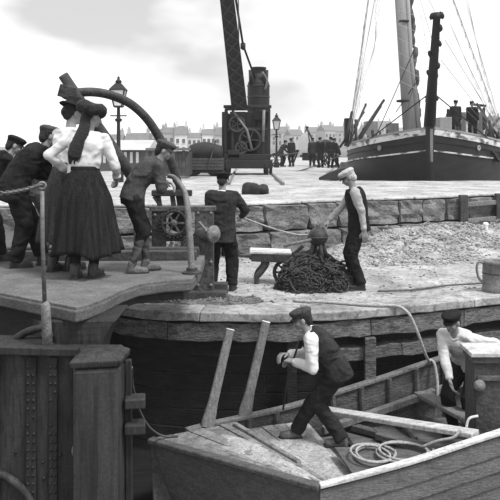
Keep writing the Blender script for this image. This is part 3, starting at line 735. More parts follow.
# ---- man in dark suit by the winch, back to us
loc=Vector((-.40,9.7,.02)); rz=R(-4)
place('man in dark suit and peaked cap standing behind the winch drum, seen from behind', loc, rz, dict(s=.935, pelvis=(0,0,.87), lean=4, lean2=8, side=1, head=(14,-8,0), elbows=((.9,-.5,-.4),(-.9,-.5,-.4)), curl=(.8,.8), palm=((-1,0,0),(1,0,0)),
    outfit=dict(coat=True,top=M_cloth2,trousers=M_cloth,hat='peaked',hatmat=M_cloth,collar=M_shirt,cuff=.075,e=.055,tw=.014)),
    hands=((-.12,10.02,1.02),(-.40,10.0,1.0)), feet=((-.25,9.72,.02),(-.53,9.66,.02)))
# ---- man in waistcoat and pale cap at the chain heap
loc=Vector((1.53,9.85,.02)); rz=R(86)
place('man in waistcoat and pale cap reaching to the iron float on the chain heap', loc, rz, dict(s=.965, pelvis=(0,-.0,.905), lean=5, lean2=14, head=(28,0,0), elbows=((.4,-.7,-.5),(-.2,-1,0)), curl=(.7,.5), palm=((0,0,-1),(1,0,0)),
    outfit=dict(top=M_shirt_g,top_name='shirt',vest=M_cloth,trousers=M_cloth,hat='flat',hatmat=M_cap_l,peakmat=M_cloth2,cuff=.066,hairmat=M_cap_l,sl=.88,ve=.034,e=.010)),
    hands=((1.10,10.0,.93),(1.60,9.62,.73)), feet=((1.52,9.96,.02),(1.55,9.76,.02)))
# ---- boatman with bent knees
loc=Vector((.72,7.42,-1.12)); rz=R(86)
place('boatman in white sleeves, waistcoat and hat, knees bent on the punt deck', loc, rz, dict(s=.94, pelvis=(0,-.20,.76), lean=34, lean2=50, head=(16,0,0), elbows=((.5,-.5,-.6),(-.5,-.6,-.6)), curl=(.95,.95), palm=((-.3,0,-1),(.3,0,-1)), knees=((.1,1,.2),(-.1,1,.2)),
    outfit=dict(top=M_shirt,top_name='shirt',vest=M_cloth2,trousers=M_cloth2,hat='flat',hatmat=M_cap,boots=M_boot_l,cuff=.065,puff=.012,fold=.028,sl=.92,ve=.036,e=.010)),
    hands=((.42,7.55,-.23),(.46,7.40,-.27)), feet=((.96,7.30,-1.125),(.50,7.56,-1.135)))
# ---- second boatman by the box
loc=Vector((2.46,8.1,-1.345)); rz=R(138)
place('boatman in pale shirt and dark cap leaning down beside the box in the boat', loc, rz, dict(s=.97, pelvis=(0,-.14,.84), lean=38, lean2=54, head=(12,-6,0), elbows=((.8,-.6,.1),(-.6,-.6,.1)), curl=(.35,.4),
    outfit=dict(top=M_shirt_b,top_name='shirt',trousers=M_cloth,hat='flat',hatmat=M_cloth,collar=M_shirt_b,fold=.03,puff=.004,sl=.9)),
    hands=((2.21,7.72,-.60),(2.70,7.80,-.45)), feet=((2.38,8.2,-1.345),(2.56,8.08,-1.345)))
# ---- small figures on the upper quay and the ship
def far_person(label, px, py, d, rz, top, lean=5, hands=None, hat='flat', **k):
    p=V(px,py,d); return place(label,p,rz,dict(s=1.0,lean=lean,lean2=lean+8,head=(8,0,0),outfit=dict(coat=True,top=top,trousers=M_cloth,hat=hat,hatmat=M_cloth),**({'hands':hands} if hands else {}),**k),vox=2.2)
far_person('far man in dark clothes bending over beside the steam crane',282,166.6,43,R(-60),M_cloth2,lean=34,pelvis=(0,-.1,.9),hands=((.2,.6,.8),(-.2,.6,.8)))
far_person('far man standing upright left of the tripod hut',292,166.6,43,R(30),M_cloth)
far_person('left of two men in dark coats standing near the ship\'s bow',321,167.8,40,R(150),M_cloth,lean=8)
far_person('right of two men in dark coats standing near the ship\'s bow',330,168.2,39.3,R(200),M_cloth,lean=4)

far_person('far man in dark coat stooping at the right of the loaded cart',338,167.5,41,R(100),M_cloth,lean=20)
far_person('far man in dark coat between the tripod hut and the loaded cart',312,166.9,42,R(-20),M_cloth2,lean=6)

# ================================================================== CURVED LEVER on the platform
lv=thing('curved_lever','curved iron lever post with pale worn top gripped by the boy','lever',(-.6,7.05,PZ(7.05)))
P_=smoothpath([V(192,274,7.06),V(190,240,7.08),V(188,212,7.12),V(185.5,195,7.18),V(180,184,7.25),V(174,177.5,7.33),V(169,176,7.42)],6)
MB().tube(P_,[.036-.012*k/(len(P_)-1) for k in range(len(P_))],10).build('bar',M_iron_l,lv,smooth=True)
MB().lathe([(.1,0),(.1,.02),(.06,.035),(.055,.06)],14,Matrix.Translation((P_[0].x,P_[0].y,PZ(7.05)-.002))).build('foot_plate',M_iron,lv,smooth=False)
MB().bar(V(166,182,7.15),V(167,181.5,7.62),.035,.035).build('grip',M_timber,lv,bevel=.012)

# ================================================================== HAND CRANE / WINCH
hc_=thing('hand_crane','hand crane with curved jib, straight strut and cast iron winch frame','crane',(-.85,9.2,0))
D=9.2
for d_ in (8.95,9.5): MB().bar((-1.55,d_,.085),(-.30,d_,.085),.17,.17).build('sole_beam',M_oldwood,hc_,bevel=.012)
def pl(x0,x1,y0,y1,d,th,name,m,bev=.01):
    a,b_=V(x0,y0,d),V(x1,y1,d); return MB().box(((a.x+b_.x)/2,d,(a.z+b_.z)/2),(abs(b_.x-a.x),th,abs(b_.z-a.z))).build(name,m,hc_,bevel=bev)
pl(195,214,208,291,9.0,.09,'cheek_plate',M_iron_m)
pl(152,166,210,291,9.0,.09,'cheek_plate',M_iron)
pl(197,212,206,288,9.5,.09,'cheek_plate',M_iron)
pl(150,216,206,211,9.02,.16,'cross_beam',M_iron_m)
pl(152,192,190,196,9.05,.12,'cross_beam',M_iron)
pl(158,200,236,241,9.0,.08,'cross_beam',M_iron)
pl(158,200,262,268,9.0,.10,'cross_beam',M_iron_m)
for x_ in (158,172,186): MB().bar(V(x_,193,9.05),V(x_+2,208,9.05),.06,.06).build('upright',M_iron,hc_,bevel=.006)
MB().bar(V(154,196,9.06),V(163,209,9.06),.05,.05).build('brace',M_iron_l,hc_,bevel=.006)
for a_,b_ in (((176,262),(186,240)),((163,262),(172,242)),((178,291),(187,265)),((205,250),(203,291)),((176,244),(180,262))):
    MB().bar(V(*a_,8.98),V(*b_,8.98),.05,.045).build('brace',M_iron_l,hc_,bevel=.006)
MX=Matrix.Rotation(R(90),4,'X')
gw=MB(); c=V(174,223,8.93)
gw.torus(c,.155,.022,28,8,MX)
for k in range(24):
    a=2*math.pi*k/24; gw.box(c+Vector((.182*math.cos(a),0,.182*math.sin(a))),(.022,.04,.022),Matrix.Rotation(-a,4,'Y'))
gw.build('gear_wheel',M_iron,hc_)
sp_=MB()
for k in range(6):
    a=math.pi*2*k/6; sp_.bar(c,c+Vector((.15*math.cos(a),0,.15*math.sin(a))),.026,.022)
sp_.lathe([(.045,-.03),(.045,.03),(.02,.045)],12,Matrix.Translation(c)@MX).build('spokes',M_iron_m,hc_)
MB().tube([V(174,223,8.9),V(174,223,9.55)],.03,10).build('axle',M_iron_l,hc_,smooth=True)
MB().lathe([(.13,0),(.13,.02),(.09,.04),(.09,.30),(.13,.32),(.13,.34)],18,Matrix.Translation(V(178,222,9.08))@Matrix.Rotation(R(-90),4,'X')).build('rope_drum',M_iron,hc_)
c2=V(189,246,8.9); g2=MB().torus(c2,.085,.018,20,6,MX)
for k in range(14):
    a=2*math.pi*k/14; g2.box(c2+Vector((.105*math.cos(a),0,.105*math.sin(a))),(.018,.035,.018),Matrix.Rotation(-a,4,'Y'))
for k in range(4):
    a=math.pi*k/2; g2.bar(c2,c2+Vector((.085*math.cos(a),0,.085*math.sin(a))),.02,.02)
g2.build('pinion',M_iron,hc_)
MB().bar(c2+Vector((0,-.06,0)),c2+Vector((-.20,-.06,-.16)),.03,.025).build('crank',M_iron_l,hc_,bevel=.006)
MB().tube([c2+Vector((-.20,-.06,-.16)),c2+Vector((-.20,-.26,-.16))],.018,8).build('crank_handle',M_timber,hc_,smooth=True)
for x_,y_ in ((198,213),(211,213),(198,285),(211,285),(155,215),(163,215),(198,250),(211,262)):
    MB().lathe([(.022,0),(.022,.012),(.012,.02),(.001,.022)],6,Matrix.Translation(V(x_,y_,8.955))@MX).build('bolt',M_iron_l,hc_)
wa=Vector((.72,-.65,0)).normalized(); c=V(203,233,8.95)
MW=Matrix.Translation(c)@wa.to_track_quat('Z','Y').to_matrix().to_4x4()
MB().lathe([(.06,-.1),(.075,.0),(.085,.03),(.07,.08),(.075,.14),(.108,.17),(.112,.20),(.10,.215),(.05,.217),(.045,.235),(.01,.24)],20,MW).build('warping_drum',M_iron_l,hc_,smooth=True)
MB().bar(V(199,222,8.88),V(207,232,8.80),.035,.03).build('pawl',M_iron_l,hc_,bevel=.006)
# jib: straight strut and curved tie
MB().bar(V(139,184,8.84),Vector((V(139,184,8.84).x,8.9,.0)),.13,.13).build('king_post',M_oldwood,hc_,bevel=.01)
MB().tube([V(139,186,8.84),V(120,159,8.72),V(88,113,8.5),V(63,75,8.3)],[.075,.078,.07,.062],14).build('strut',M_oldwood,hc_,smooth=True)
P_=smoothpath([V(186,268,9.2),V(184,225,9.18),V(178,185,9.1),V(170,160,9.0),V(160,139,8.9),V(147,119,8.8),V(130,103.5,8.68),V(110,95,8.56),V(92,92,8.47),V(74,93,8.4)],6)
MB().tube(P_,[.05]*len(P_),12,sx=1.15).build('curved_jib',M_iron,hc_,smooth=True)
c=V(68,92,8.33)
MB().lathe([(.02,-.05),(.085,-.045),(.095,-.03),(.07,-.012),(.07,.012),(.095,.03),(.085,.045),(.02,.05)],20,Matrix.Translation(c)@MX).build('sheave',M_iron,hc_,smooth=True)
for dd in (-.075,.075): MB().bar(c+Vector((.10,dd,-.03)),c+Vector((-.09,dd,.02)),.03,.15).build('sheave_cheek',M_iron,hc_,bevel=.01)
MB().bar(V(74,98,8.32),V(88,120,8.42),.05,.10).build('tip_plate',M_iron,hc_,bevel=.01)
MB().bar(V(76,108,8.36),V(86,130,8.44),.045,.05).build('tip_plate',M_iron,hc_,bevel=.008)

# ================================================================== CHAIN HEAP with iron float, rope heap, bench, can, hose, sack
def tangle(name, label, cat, cx_, cy_, rx_, ry_, h, nseg, r0, r1, m, ext=.3, links=0):
    t=thing(name,label,cat,(cx_,cy_,0)); mb=MB(); ml=MB()
    core=MB(); rings=[]
    for k in range(7):
        f=math.cos(k/6*math.pi/2); z_=h*.74*max(0,1-f*f)**.5
        rings.append([Vector((cx_+rx_*.93*max(f,.03)*math.cos(2*math.pi*j/24)*(1+.12*noise.noise((j*.7,k,1))),cy_+ry_*.93*max(f,.03)*math.sin(2*math.pi*j/24),z_)) for j in range(24)])
    core.loft(rings).build('core',M_rope_d if m is not M_iron else M_iron,t,smooth=True)
    for k in range(nseg):
        a=random.uniform(0,2*math.pi); f=math.sqrt(random.random())*.97; x=cx_+rx_*f*math.cos(a); y=cy_+ry_*f*math.sin(a)
        if y>cy_+.4*ry_: y=2*cy_-y
        hh_=lambda x,y: h*max(0.0,1-((x-cx_)/rx_)**2-((y-cy_)/ry_)**2)**.5*.93*(1+.75*noise.noise((x*3.4,y*3.4,4)))
        dr=random.uniform(0,2*math.pi); pts_=[]; wob=random.uniform(-1,1)
        for j in range(6):
            pts_.append((x,y,max(.03,hh_(x,y)+random.uniform(-.01,.035)))); dr+=wob+random.uniform(-.5,.5); x+=math.cos(dr)*ext*.3; y+=math.sin(dr)*ext*.3
            rr_=math.hypot((x-cx_)/rx_,(y-cy_)/ry_)
            if rr_>1: x=cx_+(x-cx_)/rr_; y=cy_+(y-cy_)/rr_; dr+=1.5
        mb.tube(smoothpath(pts_,3),random.uniform(r0,r1),6)
    stuff(mb.build('strands',m,t,smooth=True))
    for k in range(links):
        a=random.uniform(0,2*math.pi); f=math.sqrt(random.random())*1.06; x=cx_+rx_*f*math.cos(a); y=cy_-abs(ry_*f*math.sin(a))
        z_=h*max(0,1-f*f)**.5*.93*(1+.75*noise.noise((x*3.4,y*3.4,4)))+.02
        Rm=Matrix.Rotation(random.uniform(0,6.3),4,'Z')@Matrix.Rotation(random.uniform(0,1.6),4,'X')
        ml.torus((x,y,z_),.045,.012,10,5,Rm,squash=.65)
    if links:
        for k in range(16):
            a=random.uniform(0,2*math.pi); f=random.uniform(.3,1.0); x=cx_+rx_*f*math.cos(a); y=cy_-abs(ry_*f*math.sin(a)); z_=h*max(0,1-f*f)**.5*.8+.05
            ml.torus((x,y,z_),random.uniform(.07,.14),random.uniform(.009,.016),18,6,Matrix.Rotation(random.uniform(0,6),4,'Z')@Matrix.Rotation(random.uniform(.2,1.3),4,'X'),squash=random.uniform(.6,1))
    if links: stuff(ml.build('chain_links',M_iron,t,smooth=True))
    return t
tangle('chain_heap','tangled dark heap of chain and rope at the feet of the man in pale cap','chain heap',.92,9.9,.54,.38,.50,130,.006,.022,M_iron,.7,links=330)
tangle('rope_heap','low tangle of old rope and weed along the pier edge below the winch','rope heap',-.55,9.0,.72,.2,.08,230,.006,.015,M_wale,.28)
fl=thing('iron_float','round iron float with stub lugs resting on the chain heap','float',(.93,9.86,.52))
c=V(318,237,9.86)
MB().lathe([(.005,-.13),(.06,-.12),(.11,-.08),(.14,-.02),(.14,.03),(.115,.085),(.06,.125),(.03,.13),(.03,.17),(.005,.175)],20,Matrix.Translation(c))  .build('ball',M_iron,fl,smooth=True)
for a in (20,110,200,290):
    a=R(a); MB().tube([c+Vector((.07*math.cos(a),.07*math.sin(a),-.08)),c+Vector((.13*math.cos(a),.13*math.sin(a),-.30))],[.028,.034],8).build('leg',M_iron,fl,smooth=True)
MB().torus(c+Vector((0,0,0)),.141,.013,24,6).build('rim',M_iron,fl,smooth=True)
MB().tube([c+Vector((-.08,-.08,-.02)),V(284,246,9.6)],[.022,.02],8).build('arm',M_timber,fl,smooth=True)
MB().tube([c+Vector((.10,.02,.06)),Vector((1.10,9.98,.90))],[.018,.018],8).build('lug',M_iron_l,fl,smooth=True)
tag(MB().tube(smoothpath([(-.14,10.0,1.02),(.25,9.95,.88),(.62,9.9,.78),c+Vector((-.12,0,.03))],6),.012,6).build('taut_line',M_rope,smooth=True),'thin line from the suited man to the iron float','rope')
bn=thing('hand_barrow','low dark hand barrow with a pale flat top beside the chain heap','barrow',(.2,10.3,0))
for k in range(3): MB().bar((.0,10.20+.13*k,.480+.006*k),(.60,10.12+.13*k,.478),.12,.03).build('top_board',M_pale,bn,bevel=.006)
MB().bar((.02,10.18,.405),(.70,10.06,.40),.05,.11).build('side_board',M_oldwood,bn,bevel=.008)
MB().bar((.02,10.5,.405),(.70,10.38,.40),.05,.11).build('side_board',M_oldwood,bn,bevel=.008)
MB().bar((.02,10.34,.40),(.64,10.22,.38),.30,.05).build('under_board',M_dark,bn)
for y in (10.19,10.48):
    MB().tube(smoothpath([(.24,y,.38),(.20,y-.01,.25),(.10,y-.02,.12),(.10,y-.02,.0)],4),[.055]*4+[.045]*4+[.035]*5,8).build('leg',M_oldwood,bn,smooth=True)
MB().bar((.56,10.08,.40),(.76,10.02,.60),.06,.05).build('handle',M_oldwood,bn,bevel=.008)
MB().bar((-.16,10.2,.43),(.06,10.17,.42),.05,.04).build('handle',M_oldwood,bn,bevel=.008)
MB().torus((.52,10.2,.19),.165,.028,20,7,MX).build('wheel',M_oldwood,bn,smooth=True)
wh=MB()
for k in range(4): wh.bar((.52-.16*math.cos(math.pi*k/4),10.2,.19-.16*math.sin(math.pi*k/4)),(.52+.16*math.cos(math.pi*k/4),10.2,.19+.16*math.sin(math.pi*k/4)),.03,.025)
wh.build('spokes',M_oldwood,bn)
cn=thing('metal_can','grey metal can with loop handle on the quay at the right edge','can',(3.33,9.55,.02))
c=Vector((3.36,9.6,.025))
MB().lathe([(.165,0),(.17,.01),(.172,.06),(.168,.065),(.165,.38),(.172,.39),(.172,.42),(.165,.43),(.155,.425),(.15,.36),(.02,.35)],28,Matrix.Translation(c)).build('body',M_iron_l,cn,smooth=True)
MB().tube(smoothpath([c+Vector((-.165,-.03,.40)),c+Vector((-.235,-.03,.41)),c+Vector((-.26,-.03,.33)),c+Vector((-.235,-.03,.2)),c+Vector((-.168,-.03,.13))],6),.017,8).build('handle',M_iron_l,cn,smooth=True)
MB().lathe([(.165,0),(.171,.012),(.165,.024)],28,Matrix.Translation(c+Vector((0,0,.25)))).build('hoop',M_iron,cn,smooth=True)
P_=[(.55,8.95,.045),(1.0,8.82,.05),(1.35,8.70,.05),(1.62,8.62,.055),(1.82,8.60,.05),(1.93,8.53,-.02),(2.0,8.50,-.16),(2.07,8.50,-.34),(2.13,8.54,-.50),(2.20,8.62,-.62),(2.26,8.74,-.655),(2.30,8.70,-.72),(2.30,8.58,-1.0),(2.2,8.4,-1.3)]
tag(MB().tube(smoothpath(P_,6),.019,8).build('hose',M_rope,smooth=True),'pale hose lying on the quay and hanging over its edge into the boat','hose')
tag(MB().tube(smoothpath([(1.75,9.55,.045),(2.2,9.65,.04),(2.8,9.95,.045),(3.4,10.15,.045),(4.3,10.7,.045)],6),.014,6).build('rut_line',M_rope_d,smooth=True),'dark line added for a wheel rut in the quay dirt towards the metal can','rope')  # dark tube added as a stand-in for a rut in the dirt
sk=MB(); c=V(256,190,15.9); 
for k in range(10): sk.capsule(c+Vector((random.uniform(-.2,.2),random.uniform(-.1,.1),random.uniform(-.06,.06))),c+Vector((random.uniform(-.24,.24),0,random.uniform(-.07,.08))),.11,.12)
z0=FQ+.02
sko=blob(sk,'sack_bundle',M_tarp,None,.03,3,.05,.12); tag(sko,'dark sack bundle lying on the pale upper quay','sack')
# timber frame at the end of the wall on the right, and small white bollard
tf=thing('timber_frame','weathered timber posts and rails against the wall at the right edge','timber frame',(5.0,15.2,.3))
def wy(x): return 12.85+(x+.5)*(3.45/6.8)
for px in (463,500):
    x=(px-250)/FP*15.0; x=(px-250)/FP*(wy(x)-.25); MB().bar((x,wy(x)-.30,.0),(x,wy(x)-.30,1.0),.17,.17).build('post',M_oldwood,tf,bevel=.015)
for z_,m_ in ((.78,M_timber),(.42,M_timber),(.22,M_oldwood)): MB().bar((4.62,wy(4.62)-.27,z_),(6.6,wy(6.6)-.27,z_+.06),.1,.1).build('rail',m_,tf,bevel=.01)
bo=MB().lathe([(.05,0),(.055,.02),(.04,.05),(.045,.16),(.06,.19),(.05,.22),(.01,.23)],14,Matrix.Translation((4.9,14.55,.24))).build('white_bollard',M_white,smooth=True)
tag(bo,'tiny white bollard before the timber rails','bollard')
# rubble: loose stones on the bank to the right
stn=[]
for k in range(3):
    bm=bmesh.new(); bmesh.ops.create_icosphere(bm,subdivisions=1,radius=1)
    for v_ in bm.verts: v_.co*=1+.35*noise.noise(v_.co*1.7+Vector((k*5,0,0)))
    stn.append(([v_.co.copy() for v_ in bm.verts],[tuple(v_.index for v_ in f.verts) for f in bm.faces])); bm.free()
rb={0:MB(),1:MB()}
for k in range(9000):
    x=random.uniform(1.4,7.5); y=random.uniform(11.3+.18*x,wy(x)-.2)
    if random.random()>min(1,(x-1.2)/1.4): continue
    s_=random.choice((.008,.011,.014,.018,.022,.032))*random.uniform(.6,1.15); vv,ff=random.choice(stn)
    Mm=Matrix.Translation((x,y,zq(x,y)+s_*.25))@Matrix.Rotation(random.uniform(0,6),4,'Z')@Matrix.Diagonal((s_*1.3,s_*.9,s_*.75,1))
    rb[0 if k%5 else 1].add(vv,ff,Mm)
for k in range(700):
    x=random.uniform(-2,3.2); y=random.uniform(8.7,12.6); 
    if y<8.75+.25*max(0,x): continue
    s_=random.uniform(.008,.022); vv,ff=random.choice(stn); rb[k%2].add(vv,ff,Matrix.Translation((x,y,zq(x,y)+s_*.2))@Matrix.Diagonal((s_,s_,s_*.7,1)))
for k,m_ in ((0,M_rubble),(1,M_stone)):
    o=stuff(rb[k].build('rubble',m_)); tag(o,('pale' if k==0 else 'darker')+' loose rubble stones strewn on the bank below the wall','rubble')

# ================================================================== PUNT in the dock
pt=thing('work_punt','open wooden work punt with pale deck end and lapped side planks','boat',(1.2,7.4,WZ))
Bn=[Vector((.62,6.20,-1.02)),Vector((1.45,6.32,-.86)),Vector((2.35,6.50,-.66)),Vector((3.6,6.9,-.5)),Vector((5.2,7.5,-.4))]      # near gunwale
An=[Vector((-1.04,7.29,-1.05)),Vector((-.45,7.72,-1.05)),Vector((.45,8.12,-1.0)),Vector((1.5,8.52,-.83)),Vector((2.62,8.93,-.62)),Vector((3.9,9.4,-.48)),Vector((5.4,9.95,-.4))]
near=smoothpath(Bn,6); far=smoothpath(An,6)
def side(pl,sgn,t0,t1,th,name,m,i0=0,i1=None,lap=.0):
    i1=len(pl) if i1 is None else i1; rings=[]
    for i in range(i0,i1):
        p=pl[i]; a=pl[max(i-1,0)]; b_=pl[min(i+1,len(pl)-1)]; t=(b_-a); t.z=0; t.normalize(); nn=Vector((t.y,-t.x,0))*sgn
        def at(tt,o): return p+nn*(o-.16*tt*tt)+Vector((0,0,-tt))
        rings.append([at(t0,0),at(t1,lap),at(t1,lap-th),at(t0,-th)])
    return MB().loft(rings).build(name,m,pt,bevel=.006)
for k in range(6):
    side(near,1,.03+.155*k,.03+.155*(k+1)+.012,.03,'strake',M_boat_out,lap=.016)
    side(far,-1,.03+.155*k,.03+.155*(k+1)+.012,.03,'strake',M_boat_in,lap=.012)
def rail(pl,sgn,name,m,o0,o1,z0,z1,i0=0,i1=None):
    i1=len(pl) if i1 is None else i1; rings=[]
    for i in range(i0,i1):
        p=pl[i]; a=pl[max(i-1,0)]; b_=pl[min(i+1,len(pl)-1)]; t=(b_-a); t.z=0; t.normalize(); nn=Vector((t.y,-t.x,0))*sgn
        rings.append([p+nn*o0+Vector((0,0,z0)),p+nn*o1+Vector((0,0,z0)),p+nn*o1+Vector((0,0,z1)),p+nn*o0+Vector((0,0,z1))])
    return MB().loft(rings).build(name,m,pt,bevel=.008)
rail(near,1,'gunwale',M_pale,-.05,.028,-.005,.03)
rail(far,-1,'gunwale',M_timber,-.06,.03,-.02,.02,4)
rail(far,-1,'stringer',M_timber,-.20,-.12,-.36,-.28,14)
# transom
A0,B0=An[0],Bn[0]; dn=Vector((0,0,-1)); rk=Vector((.16,.22,0))
tr=[]
for t in [k/8 for k in range(9)]:
    p=A0.lerp(B0,t); tr.append([p+Vector((0,0,.0)),p+rk*.9+dn*1.0,p+rk*.9+dn*1.0+Vector((.05,.06,0)),p+Vector((.05,.06,0))])
MB().loft(tr).build('transom',M_boat_out,pt,bevel=.012)
MB().bar(A0+Vector((0,0,.0)),B0+Vector((0,0,.0)),.10,.055).build('transom_cap',M_boat_in,pt,bevel=.014)
# fore deck of pale boards
dA=An[0].lerp(An[1],.06)+Vector((.02,0,-.012)); dB=B0+Vector((-.01,.045,-.02)); eA=Vector((.47,8.08,-1.02)); eB=Vector((.95,6.29,-.975))
L1a,L1b=Vector((-.17,7.72,-1.06)),Vector((.72,6.24,-1.03)); L2a,L2b=Vector((.66,8.06,-1.17)),Vector((1.06,6.36,-1.15))
def boards(a0,b0,a1,b1,nb,m):
    for k in range(nb):
        t0,t1=k/nb+.006,(k+1)/nb-.006; q0,q1,q2,q3=a0.lerp(a1,t0),a0.lerp(a1,t1),b0.lerp(b1,t1),b0.lerp(b1,t0); z_=Vector((0,0,random.uniform(-.006,.006)))
        MB().loft([[q0+z_,q1+z_,q2+z_,q3+z_],[p+z_+Vector((0,0,.028)) for p in (q0,q1,q2,q3)]]).build('deck_board',m,pt,bevel=.004)
boards(dA,dB,L1a,L1b,5,M_deckb)
boards(L1a+Vector((.03,.06,-.11)),L1b+Vector((.03,.05,-.12)),L2a,L2b,6,M_deck)
spoil2=(L1a+Vector((.06,.02,-.11)),L1b+Vector((.06,.08,-.12)))
MB().add([L1a+Vector((.02,0,.02)),L1b+Vector((.02,0,.02)),L1b+Vector((.02,0,-.16)),L1a+Vector((.02,0,-.16)),L1a+Vector((-.01,0,.02)),L1b+Vector((-.01,0,.02)),L1b+Vector((-.01,0,-.16)),L1a+Vector((-.01,0,-.16))],[(0,1,2,3),(7,6,5,4),(0,4,5,1),(1,5,6,2),(2,6,7,3),(3,7,4,0)]).build('deck_riser',M_boat_in,pt)
eA,eB=L2a,L2b
# loose pale grit / crumpled sacking on the deck
vs=[];fs=[];nn_=26
for j in range(nn_):
    for i in range(nn_):
        u,v_=i/(nn_-1),j/(nn_-1); p=dA.lerp(L1a,.30+.66*u-.12*v_).lerp(dB.lerp(L1b,.12+.84*u),.22+.74*v_+.08*math.sin(u*9)*(1-v_))
        e_=min(u,1-u,v_,1-v_)*5; e_=min(1,e_)
        vs.append(p+Vector((0,0,.024+e_*(.014+.02*noise.noise((p.x*4,p.y*4,2))+.014*noise.noise((p.x*13,p.y*13,5))))))
for j in range(nn_-1):
    for i in range(nn_-1): fs.append((j*nn_+i,j*nn_+i+1,(j+1)*nn_+i+1,(j+1)*nn_+i))
nv=len(vs)
for j in range(nn_):
    for i in range(nn_):
        u,v_=i/(nn_-1),j/(nn_-1); p=spoil2[0].lerp(L2a,.02+.9*u).lerp(spoil2[1].lerp(L2b,.02+.93*u),.16+.80*v_+.04*math.sin(u*11))
        e_=min(1,min(u,1-u,v_,1-v_)*6)
        vs.append(p+Vector((0,0,.020+e_*(.016+.016*noise.noise((p.x*5,p.y*5,2))+.012*noise.noise((p.x*14,p.y*14,5))))))
for j in range(nn_-1):
    for i in range(nn_-1): fs.append((nv+j*nn_+i,nv+j*nn_+i+1,nv+(j+1)*nn_+i+1,nv+(j+1)*nn_+i))
tag(stuff(MB().add(vs,fs).build('spoil',M_deck,smooth=True)),'pale crumbly spoil spread over the deck end of the punt','spoil')
# ridge beam across the deck
MB().bar(L1a+Vector((.0,-.1,.045)),L1a.lerp(L1b,.72)+Vector((0,0,.03)),.055,.05).build('deck_ridge',M_deckb,pt,bevel=.012)
# floor, ribs, thwarts
MB().add([(.4,8.0,-1.35),(.9,6.45,-1.35),(5.0,7.6,-1.35),(5.2,9.7,-1.35),(.4,8.0,-1.39),(.9,6.45,-1.39),(5.0,7.6,-1.39),(5.2,9.7,-1.39)],[(0,1,2,3),(7,6,5,4),(0,4,5,1),(1,5,6,2),(2,6,7,3),(3,7,4,0)]).build('floor',M_boat_in,pt)
MB().add([eA+Vector((.01,0,0)),eB+Vector((.01,0,0)),eB+Vector((.01,.05,-.64)),eA+Vector((.01,-.05,-.62)),eA+Vector((-.03,0,0)),eB+Vector((-.03,0,0)),eB+Vector((-.03,.05,-.64)),eA+Vector((-.03,-.05,-.62))],[(0,1,2,3),(7,6,5,4),(0,4,5,1),(1,5,6,2),(2,6,7,3),(3,7,4,0)]).build('bulkhead',M_boat_in,pt)
for i in range(7,len(far),2):
    p=far[i]; a=far[i-1]; b_=far[min(i+1,len(far)-1)]; t=(b_-a); t.z=0; t.normalize(); ins=Vector((t.y,-t.x,0))
    P_=smoothpath([p+ins*.055+Vector((0,0,-.02)),p+ins*.075+Vector((0,0,-.28)),p+ins*.14+Vector((0,0,-.58)),Vector((p.x,p.y,0))+ins*.36+Vector((0,0,-1.28)),Vector((p.x,p.y,0))+ins*.62+Vector((0,0,-1.34))],4)
    MB().tube(P_,.034,6,up=(t.x,t.y,0)).build('rib',M_boat_in,pt)
for i in range(4,len(near),3):
    p=near[i]; MB().bar(p+Vector((0,.07,-.03)),p+Vector((0,.28,-.8)),.05,.05).build('rib',M_boat_in,pt)
MB().bar(Vector((.74,8.02,-.99)),Vector((2.12,6.58,-.70)),.15,.05).build('thwart',M_pale,pt,bevel=.01)
MB().bar(Vector((2.1,8.62,-1.02)),Vector((2.6,7.3,-1.0)),.2,.05).build('thwart',M_timber,pt,bevel=.01)
for y0,y1 in ((8.35,7.3),(8.1,7.0)):
    MB().bar(Vector((1.2+(8.35-y0),y0-.1,-1.29)),Vector((2.5+(8.35-y0),y1,-1.31)),.10,.07).build('floor_bearer',M_boat_in,pt,bevel=.008)
MB().tube(smoothpath([V(466,436,6.75),V(467,424,6.75),V(470,418,6.75),V(478,416,6.75)],4),.013,8).build('cleat',M_pale,pt,smooth=True)
# box in the boat
bx_=thing('engine_box','dark wooden box with pale lid and round knob in the boat at the right edge','box',(2.8,7.3,-1.6))
MB().box((3.0,7.25,-.88),(1.46,.30,1.5)).build('body',M_oldwood,bx_,bevel=.012)
MB().box((3.01,7.25,-.10),(1.56,.40,.045)).build('lid',M_pale,bx_,bevel=.008)
MB().box((3.01,7.25,-.158),(1.51,.35,.06)).build('lid_frame',M_boat_in,bx_,bevel=.006)
MB().box((3.0,7.085,-.34),(1.40,.03,.05)).build('batten',M_boat_in,bx_,bevel=.006)
c=V(478,384,7.09)
MB().lathe([(.03,0),(.03,.02),(.055,.03),(.06,.05),(.05,.075),(.01,.085)],16,Matrix.Translation(c)@MX).build('knob',M_iron_l,bx_,smooth=True)
for x_ in (2.32,2.9,3.4): MB().box((x_,7.087,-.92),(.07,.028,1.1)).build('batten',M_oldwood,bx_,bevel=.005)
# rope coil resting on thwart and gunwale
rc=MB()
def coil(cx_,cy_,cz,rx_,ry_,n,dz,jit):
    P_=[]
    for k in range(n*20+1):
        a=2*math.pi*k/20; f=1+.13*math.sin(a*.37+jit)
        P_.append((cx_+rx_*f*math.cos(a)+.012*math.sin(a*.7),cy_+ry_*f*math.sin(a)+.01*math.cos(a*.53+jit),cz+dz*k/20+.008*math.sin(a*1.7)))
    return P_
t=thing('rope_coil','coiled pale rope lying in the punt beside the near gunwale','rope',(1.4,6.7,-.97))
MB().tube(coil(1.50,6.80,-.975,.25,.22,3,.012,0),.0125,7).build('coil',M_rope,t,smooth=True)
MB().tube(coil(1.20,6.78,-.985,.19,.20,3,.012,2),.0125,7).build('coil',M_rope,t,smooth=True)
MB().tube(smoothpath([(1.66,6.72,-.88),(1.78,6.66,-.80),(1.92,6.6,-.74),(1.99,6.63,-.68)],6),.0145,7).build('tail',M_rope,t,smooth=True)
